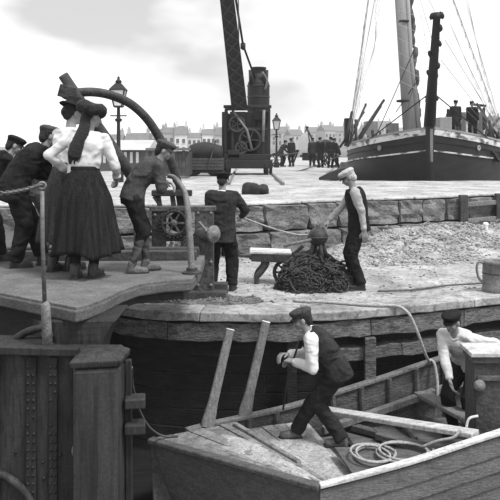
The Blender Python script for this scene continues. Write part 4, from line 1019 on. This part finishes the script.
MB().add([(.95,6.45,-1.02),(1.85,6.58,-.98),(1.75,7.05,-1.02),(.85,7.05,-1.02),(.95,6.45,-1.05),(1.85,6.58,-1.01),(1.75,7.05,-1.05),(.85,7.05,-1.05)],[(0,1,2,3),(7,6,5,4),(0,4,5,1),(1,5,6,2),(2,6,7,3),(3,7,4,0)]).build('side_bench',M_boat_in,pt,bevel=.006)
# upright sweeps leaning on the pier
for k,(a,b_,lab) in enumerate((((207,428,7.63),(230,330,8.02),'left of two upright wooden sweeps leaning on the pier wall'),((244,417,7.9),(266,322,8.1),'right of two upright wooden sweeps leaning on the pier wall'))):
    o=thing('wooden_sweep',lab,'oar',V(*a),group='sweeps standing on the punt')
    A_,B_=V(*a),V(*b_); dr=(B_-A_)
    rings=[]; sx=Vector((dr.z,0,-dr.x)).normalized(); sy=dr.cross(sx).normalized()
    for f,wd,th in ((0,.072,.04),(.06,.076,.042),(.16,.066,.044),(.26,.056,.046),(1,.05,.046)):
        rings.append(ering(A_+dr*f,sx,sy,wd,th,12,3.2))
    MB().loft(rings).build('shaft',M_timber,o,bevel=.004)
    rings=[ering(A_+dr*f,sx,sy,wd,th,12,3.2) for f,wd,th in ((1.001,.0505,.0465),(1.008,.0505,.0465))]
    MB().loft(rings).build('sawn_end',M_white,o)
# the thin boathook held by the boatman, and the mooring line on the left
tag(MB().tube([V(283,410,7.75),V(288,375,7.6),V(296,352,7.5),V(299,340,7.45)],.011,6).build('boathook',M_oldwood,smooth=True),'thin dark pole in the hands of the boatman with white sleeves','pole')
tag(MB().tube(smoothpath([Vector((xr+.055,5.28,.33)),V(133,388,5.9),V(140,412,6.4),V(150,428,6.9),V(163,436,7.25),V(178,436,7.3)],6),.012,6).build('mooring_line',M_rope_d,smooth=True),'dark mooring line sagging from the gate post to the punt','rope')

# ================================================================== SHIP
sh=thing('sailing_ship','black hulled sailing ship lying bow-on behind the upper quay','ship',(7.3,30,WZ))
bow=Vector((6.42,25.0,0)); axd=(Vector((7.75,31,0))-bow).normalized(); lat=Vector((axd.y,-axd.x,0))
ST=[0,.25,.7,1.4,2.4,3.6,5,7,9.5,13,18]
def halfb(u): 
    return 3.72*(1-math.exp(-((u+.02)/2.35)**.95))
def sheer(u): return 2.72-.70*(1-math.exp(-u/3.2))+.0*u
def hullpt(u,s_,z,out=0): 
    tz=max(0,min(1,(z+2.0)/(sheer(u)+2.0))); k=.30*math.exp(-u/4.0)+.06
    hb=halfb(u)*(1-k*(1-tz)**1.3); rake=.35*(1-tz)*math.exp(-u/1.5)
    return bow+axd*(u+rake)+lat*(s_*(hb+out))+Vector((0,0,z))
for s_ in (-1,1):
    rows=[]
    for z0 in [k/10 for k in range(11)]:
        rows.append([hullpt(u,s_,-2.0+(sheer(u)+2.0)*z0) for u in ST])
    n=len(ST); vs=[p for r in rows for p in r]; fs=[(j*n+i,j*n+i+1,(j+1)*n+i+1,(j+1)*n+i) for j in range(10) for i in range(n-1)]
    MB().add(vs,fs).build('hull_side',M_hull,sh,smooth=True)
    def hstrip(z_of,h,o0,o1,name,m,st=ST):
        rings=[[hullpt(u,s_,z_of(u),o0),hullpt(u,s_,z_of(u),o1),hullpt(u,s_,z_of(u)+h,o1),hullpt(u,s_,z_of(u)+h,o0)] for u in st]
        return MB().loft(rings).build(name,m,sh)
    FS=[k*.45 for k in range(2,36)]; FB=[0,.1,.25,.5,.8,1.2]+[1.2+.45*k for k in range(1,34)]
    hstrip(lambda u: sheer(u)-.20,.21,-.04,.035,'sheer_band',M_white_w,FB)
    hstrip(lambda u: sheer(u)+.015,.07,-.22,.06,'rail_cap',M_mast,FB)
    hstrip(lambda u: sheer(u)-.80+.035*min(u,3),.055,-.02,.05,'rubbing_strake',M_white_w,FB)
    hstrip(lambda u: sheer(u)-.46+.02*min(u,3),.03,-.02,.03,'moulding',M_spar,FB)
    MB().lathe([(.09,0),(.11,.03),(.07,.05),(.05,.02)],12,Matrix.Translation(hullpt(1.5,s_,sheer(1.5)-.42,.03))@ (lat*s_-axd).normalized().to_track_quat('Z','Y').to_matrix().to_4x4()).build('hawse_pipe',M_mast,sh,smooth=True)
vs=[];fs=[]
for u in ST: vs+= [hullpt(u,-1,sheer(u)-.55),hullpt(u,1,sheer(u)-.55)]
for i in range(len(ST)-1): fs.append((2*i,2*i+1,2*i+3,2*i+2))
MB().add(vs,fs).build('deck',M_mast,sh)
MB().tube([bow+axd*.25+Vector((0,0,-2)),bow+axd*.0+Vector((0,0,1.2)),bow-axd*.08+Vector((0,0,2.95))],[.14,.14,.16],8).build('stem_post',M_spar,sh)
MB().bar(bow-axd*.20+lat*.05+Vector((0,0,2.72)),bow-axd*.12+lat*.05+Vector((0,0,1.55)),.10,.05).build('figurehead_plate',M_mast,sh)
tip=V(437,15,18.3); heel=bow+axd*1.2+Vector((0,0,2.55))
BS=[heel,bow-axd*.1+Vector((0,0,2.98)),(bow+Vector((0,0,3.0))).lerp(tip,.5)+Vector((0,0,.03)),tip]
MB().tube(BS,[.21,.21,.15,.095],12).build('bowsprit',M_spar,sh,smooth=True)
for f,o_ in ((.985,(.12,0,.05)),(.985,(-.12,0,.03)),(.93,(.1,0,-.08)),(.8,(.11,0,-.03)),(.72,(-.12,0,-.06)),(.6,(.13,0,.0)),(.52,(-.13,0,.05)),(.3,(.16,0,-.05))):
    c=(bow+Vector((0,0,2.98))).lerp(tip,f)+Vector(o_)
    MB().lathe([(.01,-.11),(.06,-.07),(.075,0),(.06,.07),(.01,.11)],8,Matrix.Translation(c)@Matrix.Rotation(random.uniform(-.5,.5),4,'Y')).build('block',M_spar,sh,smooth=True)
fsl=MB(); 
for k in range(10):
    c=(bow+Vector((0,0,3.1))).lerp(tip,.05+.04*k)+Vector((random.uniform(-.08,.08),0,.14)); fsl.capsule(c,c+Vector((0,-.2,.08)),.13,.12)
blob(fsl,'furled_jib',M_spar,sh,.05,2,.06,.2)
mb0=Vector((V(412,125,31).x,31,1.4)); mt=V(397,-60,31)
MB().tube([mb0,mb0.lerp(mt,.5),mt],[.31,.29,.27],16).build('mast',M_mast,sh,smooth=True)
MB().tube([mb0+Vector((.40,-.1,.6)),V(411,60,30.8),V(404.5,-60,30.8)],[.11,.10,.09],10).build('boom_spar',M_mast,sh,smooth=True)
fs2=MB()
for k in range(26):
    c=mb0.lerp(mt,.08+.034*k)+Vector((.42+.06*math.sin(k*1.7),.05,0)); fs2.capsule(c,c+Vector((.03*math.cos(k*2.1),0,.22)),.12+.05*math.sin(k*2.3),.12)
blob(fs2,'furled_sail',M_spar_l,sh,.05,2,.10,.3)
for z_ in (22,101): 
    c=V(404,z_,31); MB().lathe([(.30,-.05),(.34,-.04),(.34,.04),(.30,.05)],16,Matrix.Translation(c)).build('mast_hoop',M_spar,sh,smooth=True)
M_dummy=None
def line(a,b_,r=.013,m=M_rope_d,name='stay',seg=5): return MB().tube([a,b_],r,seg).build(name,m,sh)
masthead=V(392,-170,31); M_rig=mat('pale_rigging',0.30,0.15,8,0.9,0)
for s_ in (-1,1):
    sh_pts=[]
    for k in range(5):
        u=5.2+.75*k; a=hullpt(u,s_,sheer(u)+.1); line(a,masthead,.010,M_rig,'shroud'); sh_pts.append(a)
        MB().lathe([(.01,-.08),(.06,-.04),(.06,.04),(.01,.08)],8,Matrix.Translation(a.lerp(masthead,.035))).build('deadeye',M_spar,sh,smooth=True)
    for k in range(2,20):
        f=k*.035; line(sh_pts[0].lerp(masthead,f),sh_pts[-1].lerp(masthead,f),.009,M_rig,'ratline',4)
for f in (.97,.72,.5): line((bow+Vector((0,0,2.98))).lerp(tip,f)+Vector((0,0,.1)),V(398,-120+60*f,31),.014,M_rig,'forestay')
for a in ((372,-20,33),(380,-30,32)): line(V(*a),hullpt(9,-1,sheer(9)),.012,M_rig,'stay')
line(V(445,40,22),hullpt(6,1,sheer(6)+.2),.012,M_rig); line(V(441,60,22.5),hullpt(7.4,1,sheer(7)+.2),.012,M_rig)
for s_ in (-1,1): line((bow+Vector((0,0,2.98))).lerp(tip,.35),hullpt(2.6,s_,sheer(2.6)-.1),.022,M_spar,'bowsprit_shroud')
for s_,a,b_ in ((-1,(417,72,30),(403,128,27.5)),(-1,(418,80,30.5),(396,112,31)),(-1,(414,50,30.5),(375,138,30))): line(V(*a),V(*b_),.02,M_spar)
for k in range(6):
    line(V(378+2.5*k,-40,31.5),hullpt(6.5+.9*k,-1,sheer(7)+.1),.007,M_rig)
    line((bow+Vector((0,0,2.98))).lerp(tip,.98-.1*k),hullpt(4.2+1.1*k,1,sheer(5)+.15),.007,M_rig)
    line(V(402+3*k,-60,31),hullpt(4.5+1.2*k,1,sheer(5)+.15),.007,M_rig)
    line((bow+Vector((0,0,2.98))).lerp(tip,.95-.13*k),V(398,10+14*k,30.6),.007,M_rig)
for k in range(9):
    line(V(366+3*k,-30-4*k,32),hullpt(3.2+1.0*k,-1,sheer(4)+.1),.0065,M_rig)
    line(V(440+2*k,-60,28),hullpt(3.6+1.0*k,1,sheer(4)+.15),.0065,M_rig)
    a=V(400-3*k,-40,31); line(a,V(346+3.5*k,140-2*k,30.5),.006,M_rig)
for k in range(46):
    s_=random.choice((-1,1)); u=random.uniform(3.5,11); b_=hullpt(u,s_,sheer(u)-.3,-random.uniform(.3,2.2)); h_=random.uniform(.5,1.25); tl_=Vector((random.uniform(-.35,.35),random.uniform(-.2,.2),h_))
    if random.random()<.55: MB().tube([b_,b_+tl_],random.uniform(.03,.07),7).build('pin_rail_spar',M_spar,sh,smooth=True)
    else: MB().lathe([(.12,0),(.17,.15),(.18,.35),(.16,.55),(.12,.66),(.02,.67)],10,Matrix.Translation(b_+Vector((0,0,.1)))@Matrix.Rotation(random.uniform(-.3,.3),4,'X')).build('coiled_gear',random.choice((M_spar,M_mast,M_spar_l)),sh,smooth=True)
# deck clutter: spars, companionway, windlass, boats' davits
for a,b_,r in (((348,146,29.5),(366,104,31),.05),((353,146,29.5),(384,100,31),.06),((358,142,29.5),(381,106,31),.05),((346,140,30),(352,112,31),.07),((356,120,31),(356,146,30),.06),((364,112,32),(340,147,30),.05)):
    MB().tube([V(*a),V(*b_)],r,8).build('spar',M_spar,sh,smooth=True)
def dbox(x0,x1,y0,y1,d,name,m,th=.8):
    a,b_=V(x0,y0,d),V(x1,y1,d); return MB().box(((a.x+b_.x)/2,d+th/2,(a.z+b_.z)/2),(b_.x-a.x,th,abs(a.z-b_.z))).build(name,m,sh,bevel=.03)
dbox(366,378,121,142,33,'companionway',M_mast); dbox(389,399,123,138,31.5,'hatch_house',M_mast); dbox(345,353,118,146,31,'bitts',M_spar,.4)
dbox(440,452,117,136,31,'windlass_case',M_mast); dbox(455,484,112,136,33.5,'deck_house',mat('deck_house_paint',.14,.2,2,.8,.1),1.6)
dbox(466,469,106,134,32.5,'ladder',M_white,.06)
for x_ in (447,459,474,483): dbox(x_,x_+2.5,107+random.uniform(0,6),130,32.4,'stanchion',M_spar,.1)
for a,b_ in (((477,104,31.5),(499,138,29.5)),((482,110,31.5),(490,140,29.5)),((499,118,30.5),(482,140,29.5)),((470,104,32),(486,106,32))): MB().tube([V(*a),V(*b_)],.06,8).build('davit',M_spar,sh,smooth=True)
MB().tube(smoothpath([hullpt(2.4,1,sheer(2.4)-.45,.05),hullpt(2.9,1,sheer(2.9)-.75,.12),hullpt(3.6,1,sheer(3)-.55,.1),hullpt(3.9,1,sheer(3)-.3,.08)],4),.06,8).build('anchor',M_spar,sh,smooth=True)
far_person('crewman in dark clothes standing on the ship\'s deck right of the bowsprit',455,139,31.6,R(180),M_cloth2)
far_person('crewman leaning at the ship\'s rail near the right edge',473,139,31.8,R(150),M_cloth2,lean=20)
# dark pointed baulk lying at the dock edge
w_=MB(); a=VZ(319,178.5,FQ+.1); b_=VZ(350,176,FQ+.1)
rings=[]
for f,wd,h in ((0,.02,.08),(.25,.18,.22),(.6,.26,.38),(1,.28,.46)):
    c=Vector((2.30+1.25*f,23.4+.5*f,FQ+.02)); rings.append([c+Vector((0,-wd,0)),c+Vector((0,wd,0)),c+Vector((0,wd*.8,h)),c+Vector((0,-wd*.8,h))])
tag(w_.loft(rings).build('pointed_baulk',M_tarp,bevel=.03),'dark pointed timber baulk lying on the quay left of the ship','timber')

# ================================================================== STEAM CRANE
sc=thing('steam_crane','black rail-mounted steam crane with upright boiler and tall plated jib','steam crane',(-.1,28.6,FQ))
D=28.6
def cb(x0,x1,y0,y1,d0,d1,name,m=M_spar,bev=.02):
    a,b_=V(x0,y0,D),V(x1,y1,D); return MB().box(((a.x+b_.x)/2,(d0+d1)/2,(a.z+b_.z)/2),(b_.x-a.x,d1-d0,abs(a.z-b_.z))).build(name,m,sc,bevel=bev)
cb(222,272,160,168,27.7,30.6,'carriage_frame'); cb(224,270,154,160,27.9,30.4,'turntable')
for x_ in (228,266):
    for d_ in (28.0,30.2): MB().lathe([(.02,-.08),(.33,-.07),(.36,-.05),(.36,-.02),(.31,0),(.31,.07),(.05,.09)],20,Matrix.Translation((V(x_,0,D).x,d_,FQ+.34))@Matrix.Rotation(R(90),4,'Y')).build('wheel',M_spar,sc,smooth=True)
for x_ in (224.5,270.5): cb(x_-1.5,x_+1.5,168,173,28.2,28.4,'axle_box')
for x_ in (226,233,263,269): cb(x_-1,x_+1,110,156,28.0,28.14,'frame_post',M_spar,.01)
for x_ in (226,269): cb(x_-1,x_+1,106,156,29.6,29.75,'frame_post',M_spar,.01)
cb(224,271,106,109,27.95,28.15,'top_beam'); cb(224,271,106,109,29.6,29.8,'top_beam'); cb(228,268,128,131,28.0,28.2,'mid_beam')
cb(231,243,132,152,28.3,29.2,'engine'); cb(256,268,118,155,28.6,29.8,'coal_bunker'); cb(228,266,140,156,28.5,29.9,'bed'); cb(222,228,112,156,28.4,29.6,'side_plate')
for c_,r_ in (((237,124),.30),((250,140),.42),((241,148),.22)):
    c=V(*c_,27.98); g_=MB().torus(c,r_,.05,20,6,MX)
    for k in range(5): a=2*math.pi*k/5; g_.bar(c,c+Vector((r_*math.cos(a),0,r_*math.sin(a))),.05,.04)
    g_.build('gear_wheel',M_iron,sc)
MB().tube([V(234,112,28.0),V(247,130,27.95),V(252,150,27.95)],.05,8).build('lever',M_iron_l,sc,smooth=True)
MB().tube([V(264,110,27.95),V(263,142,27.95)],.06,8).build('pipe',M_iron_l,sc,smooth=True)
bc=V(258.5,0,29.2); zb=lambda y: CH-(y-150)/FP*29.2
MB().lathe([(.46,zb(160)),(.46,zb(86)),(.44,zb(83)),(.32,zb(76)),(.28,zb(74)),(.28,zb(70)),(.33,zb(69)),(.33,zb(67.5)),(.05,zb(67))],24,Matrix.Translation((bc.x,29.2,0))).build('boiler',M_spar,sc,smooth=False)
for z_ in (86,97,108): MB().lathe([(.455,-.03),(.48,-.025),(.48,.025),(.455,.03)],24,Matrix.Translation((bc.x,29.2,zb(z_)))).build('boiler_band',M_iron,sc)
for x_,y_ in ((250.5,76),(266.5,76)): MB().tube([V(x_,y_+9,28.8),V(x_,y_-6,28.8)],[.06,.08],8).build('valve',M_spar,sc,smooth=True)
MB().tube(smoothpath([V(262,72,28.75),V(267,80,28.75),V(265,90,28.75)],4),.05,8).build('steam_pipe',M_iron_l,sc,smooth=True)
cb(226,270,112,154,29.9,29.98,'light_block_plate'); cb(246,256,112,154,28.5,29.0,'winch_standard'); cb(230,246,112,122,28.3,29.4,'winch_drum_case'); cb(254,270,112,120,28.2,29.5,'water_tank'); cb(228,240,150,158,27.9,28.4,'gear_case')  # plate at the back is added to block light through the open frame
# jib: plated box girder, raking up and left towards us, out of the picture
ja,jb=V(239.5,108,28.0),V(219,-70,23.5)
MB().bar(ja,jb,.64,.30,up=(0,-1,0),wd2=.44,h2=.22).build('jib',M_spar,sc,bevel=.02)
jd=(jb-ja); sx=Vector((jd.z,0,-jd.x)).normalized(); nf=jd.cross(sx).normalized(); nf=nf if nf.y<0 else -nf
for k in range(14):
    f0,f1=k/14,(k+1)/14; s0=.30 if k%2 else -.30; w0=1-.3*f0; w1=1-.3*f1
    MB().bar(ja+jd*f0+nf*(.165*w0+.01)+sx*s0*w0*.9,ja+jd*f1+nf*(.165*w1+.01)-sx*s0*w1*.9,.07,.02,up=nf).build('lattice_strip',M_iron,sc)
    MB().bar(ja+jd*f0+nf*(.165*w0+.016)-sx*s0*w0*.9,ja+jd*f1+nf*(.165*w1+.016)+sx*s0*w1*.9,.07,.02,up=nf).build('lattice_strip',M_iron,sc)
MB().tube([V(255,78,28.9),V(243,45,27.2),V(225,-70,24)],.045,8).build('tie_rod',M_spar,sc,smooth=True)
MB().lathe([(.02,-.16),(.10,-.1),(.10,.1),(.02,.16)],10,Matrix.Translation(V(243,46,27.2))).build('turnbuckle',M_spar,sc,smooth=True)
MB().tube([V(247,108,28.0),V(239,55,26.6),V(238,-30,24.5)],.022,6).build('hoist_rope',M_iron_l,sc,smooth=True)
# rails
for k,xo in enumerate((228,266)):
    x0=V(xo,0,D).x; tag(MB().bar((x0+.3,20.0,FQ+.05),(x0,60,FQ+.05),.07,.08).build('crane_rail',M_iron_l),('left' if k==0 else 'right')+' rail of the track carrying the steam crane','rail',group='crane track')

# ================================================================== BACKGROUND
def lamp(label, px, d, ytop, scale=1.0):
    o=thing('street_lamp',label,'street lamp',(V(px,0,d).x,d,FQ),group='gas lamps'); x=V(px,0,d).x; zt=CH-(ytop-150)/FP*d
    T=lambda z: Matrix.Translation((x,d,z))
    s_=scale
    MB().lathe([(.16,FQ),(.16,FQ+.3),(.11,FQ+.36),(.07,FQ+.6),(.055,zt-1.45*s_),(.10,zt-1.42*s_),(.12,zt-1.36*s_),(.06,zt-1.32*s_),(.05,zt-.95*s_)],14,T(0)).build('post',M_spar,o,smooth=False)
    MB().bar((x-.26*s_,d,zt-1.25*s_),(x+.26*s_,d,zt-1.25*s_),.04,.04).build('ladder_bar',M_spar,o)
    rg=lambda r,z:[Vector((x+r*math.cos(math.pi/4+math.pi/2*k),d+r*math.sin(math.pi/4+math.pi/2*k),z)) for k in range(4)]
    MB().loft([rg(.17*s_,zt-.95*s_),rg(.30*s_,zt-.45*s_)]).build('lantern_glass',M_lglass,o)
    for k in range(4): MB().bar(rg(.175*s_,zt-.96*s_)[k],rg(.31*s_,zt-.44*s_)[k],.035,.035).build('lantern_bar',M_spar,o)
    MB().loft([rg(.19*s_,zt-.99*s_),rg(.19*s_,zt-.94*s_)]).build('lantern_base',M_spar,o)
    rf=MB().loft([rg(.36*s_,zt-.46*s_),rg(.35*s_,zt-.42*s_),rg(.14*s_,zt-.24*s_),rg(.10*s_,zt-.22*s_)]).build('lantern_roof',M_spar,o)
    MB().lathe([(.09*s_,zt-.22*s_),(.11*s_,zt-.18*s_),(.07*s_,zt-.12*s_),(.04*s_,zt-.1*s_),(.045*s_,zt-.04*s_),(.005,zt)],10,T(0)).build('finial',M_spar,rf,smooth=True)
    return o
lamp('gas street lamp standing behind the curved jib on the left',118.5,22,76)
lamp('smaller gas street lamp right of the steam crane',276.5,41,113)
# banner / notice board fixed behind the near lamp post
# dark covered wagon and board shed left of the crane
wg=thing('goods_wagon','low dark goods wagon under a black tarpaulin left of the steam crane','wagon',(-1.8,27,FQ))
def wb(x0,x1,y0,y1,d0,d1,name,m=M_oldwood,par=wg,bev=.02,taper=1):
    a,b_=V(x0,y0,d0),V(x1,y1,d0); return MB().box(((a.x+b_.x)/2,(d0+d1)/2,(a.z+b_.z)/2),(b_.x-a.x,d1-d0,abs(a.z-b_.z)),taper=taper).build(name,m,par,bevel=bev)
for k in range(4): wb(187,223,158+3.1*k,160.9+3.1*k,26.6,28.0,'side_board')
wb(186,224,170.5,173,26.7,27.9,'chassis',M_spar)
tp=MB(); rings=[]
for k in range(9):
    f=k/8; x=V(189,0,26.6).x+f*(V(222,0,26.6).x-V(189,0,26.6).x); e_=.75+.25*math.sin(math.pi*min(1,f*1.0+.05))+.05*noise.noise((k,2,1))
    zz=V(0,158,26.6).z; hgt=.62*e_
    rings.append([Vector((x,26.6,zz)),Vector((x,26.62,zz+hgt*.7)),Vector((x,26.95,zz+hgt)),Vector((x,27.6,zz+hgt*.98)),Vector((x,28.0,zz+hgt*.6)),Vector((x,28.0,zz))])
tp.loft(rings).build('tarpaulin',M_tarp,wg,smooth=True)
MB().bar(V(208,168,26.5),V(216,140,26.5),.07,.05).build('prop',M_oldwood,wg,bevel=.006)
for x_ in (194,215):
    for d_ in (26.75,27.85): MB().lathe([(.02,-.04),(.30,-.035),(.30,.035),(.02,.04)],18,Matrix.Translation((V(x_,0,27.2).x,d_,FQ+.31))@MX).build('wheel',M_spar,wg,smooth=True)
bs=thing('board_shed','low shed of upright grey boards behind the boy','shed',(-3.1,25,FQ))
for k in range(12):
    x0=148+k*3.4; wb(x0,x0+3.2,151+random.uniform(-.6,.8),176,25+random.uniform(-.03,.03),25.1,'board',M_oldwood if random.random()<.7 else M_timber,bs,.005)
MB().bar(V(146,150,25.0)+Vector((0,.1,.03)),V(190,150,25.0)+Vector((0,.1,.03)),.5,.09).build('roof_edge',M_timber,bs,bevel=.01)
for x_ in (148,186): wb(x_,x_+3,152,176,25.1,27,'side_wall',M_oldwood,bs)
lw_=thing('low_store','long low dark store building behind the platform group','building',(-8,32,FQ))
def lb(x0,x1,y0,y1,d,th,name,m): 
    a,b_=V(x0,y0,d),V(x1,y1,d); return MB().box(((a.x+b_.x)/2,d+th/2,(a.z+b_.z)/2),(b_.x-a.x,th,abs(a.z-b_.z))).build(name,m,lw_)
lb(96,146,150,172,33,4,'wall',M_slate)
a,b_=V(94,150,32.7),V(148,150,32.7)
MB().loft([[Vector((a.x,32.6,a.z)),Vector((a.x,37.3,a.z)),Vector((a.x,35,a.z+.5))],[Vector((b_.x,32.6,a.z)),Vector((b_.x,37.3,a.z)),Vector((b_.x,35,a.z+.5))]]).build('roof',M_house,lw_)
for x_ in (124,130,136,103,110): lb(x_,x_+2.6,152,163,32.95,.2,'window',M_house_w)
# tripod hut
th_=thing('tripod_hut','small canvas tripod hut with pole on the far quay','hut',(3.4,46,FQ))
c=V(307,165,46); ap=V(307,128,46)
cv=[(-1.15,-.5),(.1,-.8),(.35,.7),(-1.0,.8)]
MB().loft([[Vector((c.x+x,c.y+y,c.z+1.0)) for x,y in cv],[ap+Vector((x*.05,y*.05,-.1)) for x,y in cv]]).build('canvas',M_house,th_)
for x,y in ((-1.2,-.6),(.4,-.8),(1.25,.2),(-.9,.9)): MB().tube([Vector((c.x+x,c.y+y,FQ)),ap+Vector((-x*.06,-y*.06,.1))],.06,7).build('pole',M_spar,th_,smooth=True)
MB().bar(V(300,156,46),V(318,154,46),.1,.12).build('cross_pole',M_spar,th_)
MB().box(c+Vector((.3,0,.55)),(1.2,.8,.5)).build('bench',M_spar,th_,bevel=.03)
hcart=thing('handcart','dark two-wheeled handcart beside the bending far man','handcart',(1.9,42.5,FQ))
for y_ in (42.2,43.0):
    g_=MB().torus((1.55,y_,FQ+.42),.38,.045,20,6,MX)
    for k in range(6): a=math.pi*k/3; g_.bar((1.55,y_,FQ+.42),(1.55+.37*math.cos(a),y_,FQ+.42+.37*math.sin(a)),.035,.035)
    g_.build('wheel',M_spar,hcart)
MB().box((1.6,42.6,FQ+.72),(1.3,.7,.1)).build('bed',M_oldwood,hcart,bevel=.01)
for y_ in (42.3,42.9): MB().tube([(2.2,y_,FQ+.74),(2.9,y_,FQ+.85)],.035,6).build('shaft',M_oldwood,hcart)
ct=thing('covered_cart','dark loaded cart standing behind the two men near the ship','cart',(4.6,42,FQ))
a=V(313,150,42); b_=V(338,150,42)
MB().box(((a.x+b_.x)/2,42.6,FQ+.75),(b_.x-a.x,1.0,.28)).build('bed',M_oldwood,ct,bevel=.02)
rings=[]
for k in range(7):
    f=k/6; x=a.x+.05+f*(b_.x-a.x-.1); hh0=.75*math.sin(math.pi*(.18+.64*f))**.7+.06*math.sin(k*2.2)
    rings.append([Vector((x,42.15,FQ+.9)),Vector((x,42.2,FQ+.9+hh0*.7)),Vector((x,42.6,FQ+.9+hh0)),Vector((x,43.0,FQ+.9+hh0*.7)),Vector((x,43.05,FQ+.9))])
MB().loft(rings).build('load',M_tarp,ct,smooth=True)
for x in (a.x+.35,b_.x-.35): MB().torus((x,42.05,FQ+.4),.36,.05,18,6,MX).build('wheel',M_spar,ct)
tag(MB().tube([V(262,180,26.5),V(290,174,31),V(318,165,40),V(340,156,38)],[.03]*4,6).build('hawser',M_rope_d,smooth=True),'dark hawser stretched across the far quay towards the ship','rope')
# ---- houses
def house(x,y,z,wd,dp,he,hr,m,rz=0,label='',nwin=3,floors=2,group='houses of the far town'):
    o=thing('house',label,'house',(x,y,z),rz,group,worldspace=False)
    MB().box((0,0,he/2-1),(wd,dp,he+2)).build('wall',m,o)
    rf=MB().prism([(-dp/2-.3,0),(dp/2+.3,0),(0,hr)],-wd/2-.2,wd/2+.2,Matrix.Translation((0,0,he))@Matrix(((0,0,1,0),(1,0,0,0),(0,1,0,0),(0,0,0,1)))).build('roof',M_slate,o)
    for sg in (-1,1):
        MB().box((sg*(wd/2-.5),0,he+hr+.4),(.9,1.2,1.7)).build('chimney',m,rf)
        for k in (-1,1): MB().lathe([(.16,0),(.13,.6)],8,Matrix.Translation((sg*(wd/2-.5),k*.3,he+hr+1.2))).build('chimney_pot',M_stone,rf)
    wm_=None
    for f in range(floors):
        for k in range(nwin):
            xx=(k+.5)/nwin*wd-wd/2; zz=1.6+f*(he-1.2)/floors
            if f==0 and k==nwin//2:
                MB().box((xx,-dp/2-.03,1.05),(1.0,.14,2.1)).build('door',M_spar,o); continue
            w0=MB().box((xx,-dp/2-.02,zz),(1.0,.12,1.5)).build('window',M_glass,o)
            MB().box((xx,-dp/2-.08,zz-.82),(1.3,.24,.12)).build('sill',M_house_w,w0)
    return o
words=['end','second','third','fourth','fifth','sixth','seventh','eighth','ninth']
x=V(152,0,250).x
for k in range(7):
    wd=random.choice((3.6,4.2,4.8)); m=M_house_w if k in (2,3,4,6) else M_house
    house(x+wd/2,250+random.uniform(-2,2),.9,wd,8,5.6+random.uniform(-1.4,1.6),2.6+random.uniform(-.9,1.0),m,random.uniform(-.06,.06),
          f"{words[k]} house from the left in the pale far terrace left of the steam crane",nwin=2 if wd<4.5 else 3)
    x+=wd+.1
x=V(75,0,200).x
for k in range(3):
    wd=6.5; house(x+wd/2,200+k,.9,wd,8,3.0+.4*k,2.2,M_house,0,f"{words[k]} of three low far houses behind the gas lamp",nwin=3,floors=1); x+=wd+.8
ordn=['first','second','third','fourth','fifth','sixth','seventh','eighth','ninth','tenth','eleventh','twelfth','last']
hs=[(268,330,5.5),(281,360,6.5),(294,345,5),(312,380,6),(326,350,7),(339,390,6),(350,420,7),(368,400,6),(384,430,8),(440,420,8),(458,440,7),(476,415,8),(494,430,9)]
for k,(px,d,he) in enumerate(hs):
    xx=V(px,0,d).x; house(xx,d,hz(xx,d)+.5,random.uniform(6,9),8,he,3,M_house,random.uniform(-.5,.5),
        "hazy far house, "+ordn[k]+" from the left, on the slope right of the crane",nwin=3)

# ================================================================== finish: evaluate the sculpted bodies
bpy.context.view_layer.update()
dg=bpy.context.evaluated_depsgraph_get()
res=[(o,bpy.data.meshes.new_from_object(o.evaluated_get(dg))) for o in PENDING]
for o,me in res:
    o.modifiers.clear(); mm=o.data.materials[0] if o.data.materials else None; o.data=me; me.name=o.name
    if not me.materials and mm: me.materials.append(mm)
    me.polygons.foreach_set('use_smooth',[True]*len(me.polygons))
# ---- haze
hm_=bpy.data.materials.new('haze'); hm_.use_nodes=True; hn=hm_.node_tree.nodes; hn.clear()
pv=hn.new('ShaderNodeVolumePrincipled'); pv.inputs['Color'].default_value=(1,1,1,1); pv.inputs['Density'].default_value=.0006; pv.inputs['Anisotropy'].default_value=.2
ho=hn.new('ShaderNodeOutputMaterial'); hm_.node_tree.links.new(pv.outputs[0],ho.inputs['Volume'])
hzo=stuff(MB().box((0,345,20.5),(1860,790,49)).build('haze',hm_)); hzo['label']='pale sea haze hanging in the harbour air'; hzo['category']='haze'
for o in bpy.data.objects:
    for k in ('_w','_hM'):
        if k in o.keys(): del o[k]
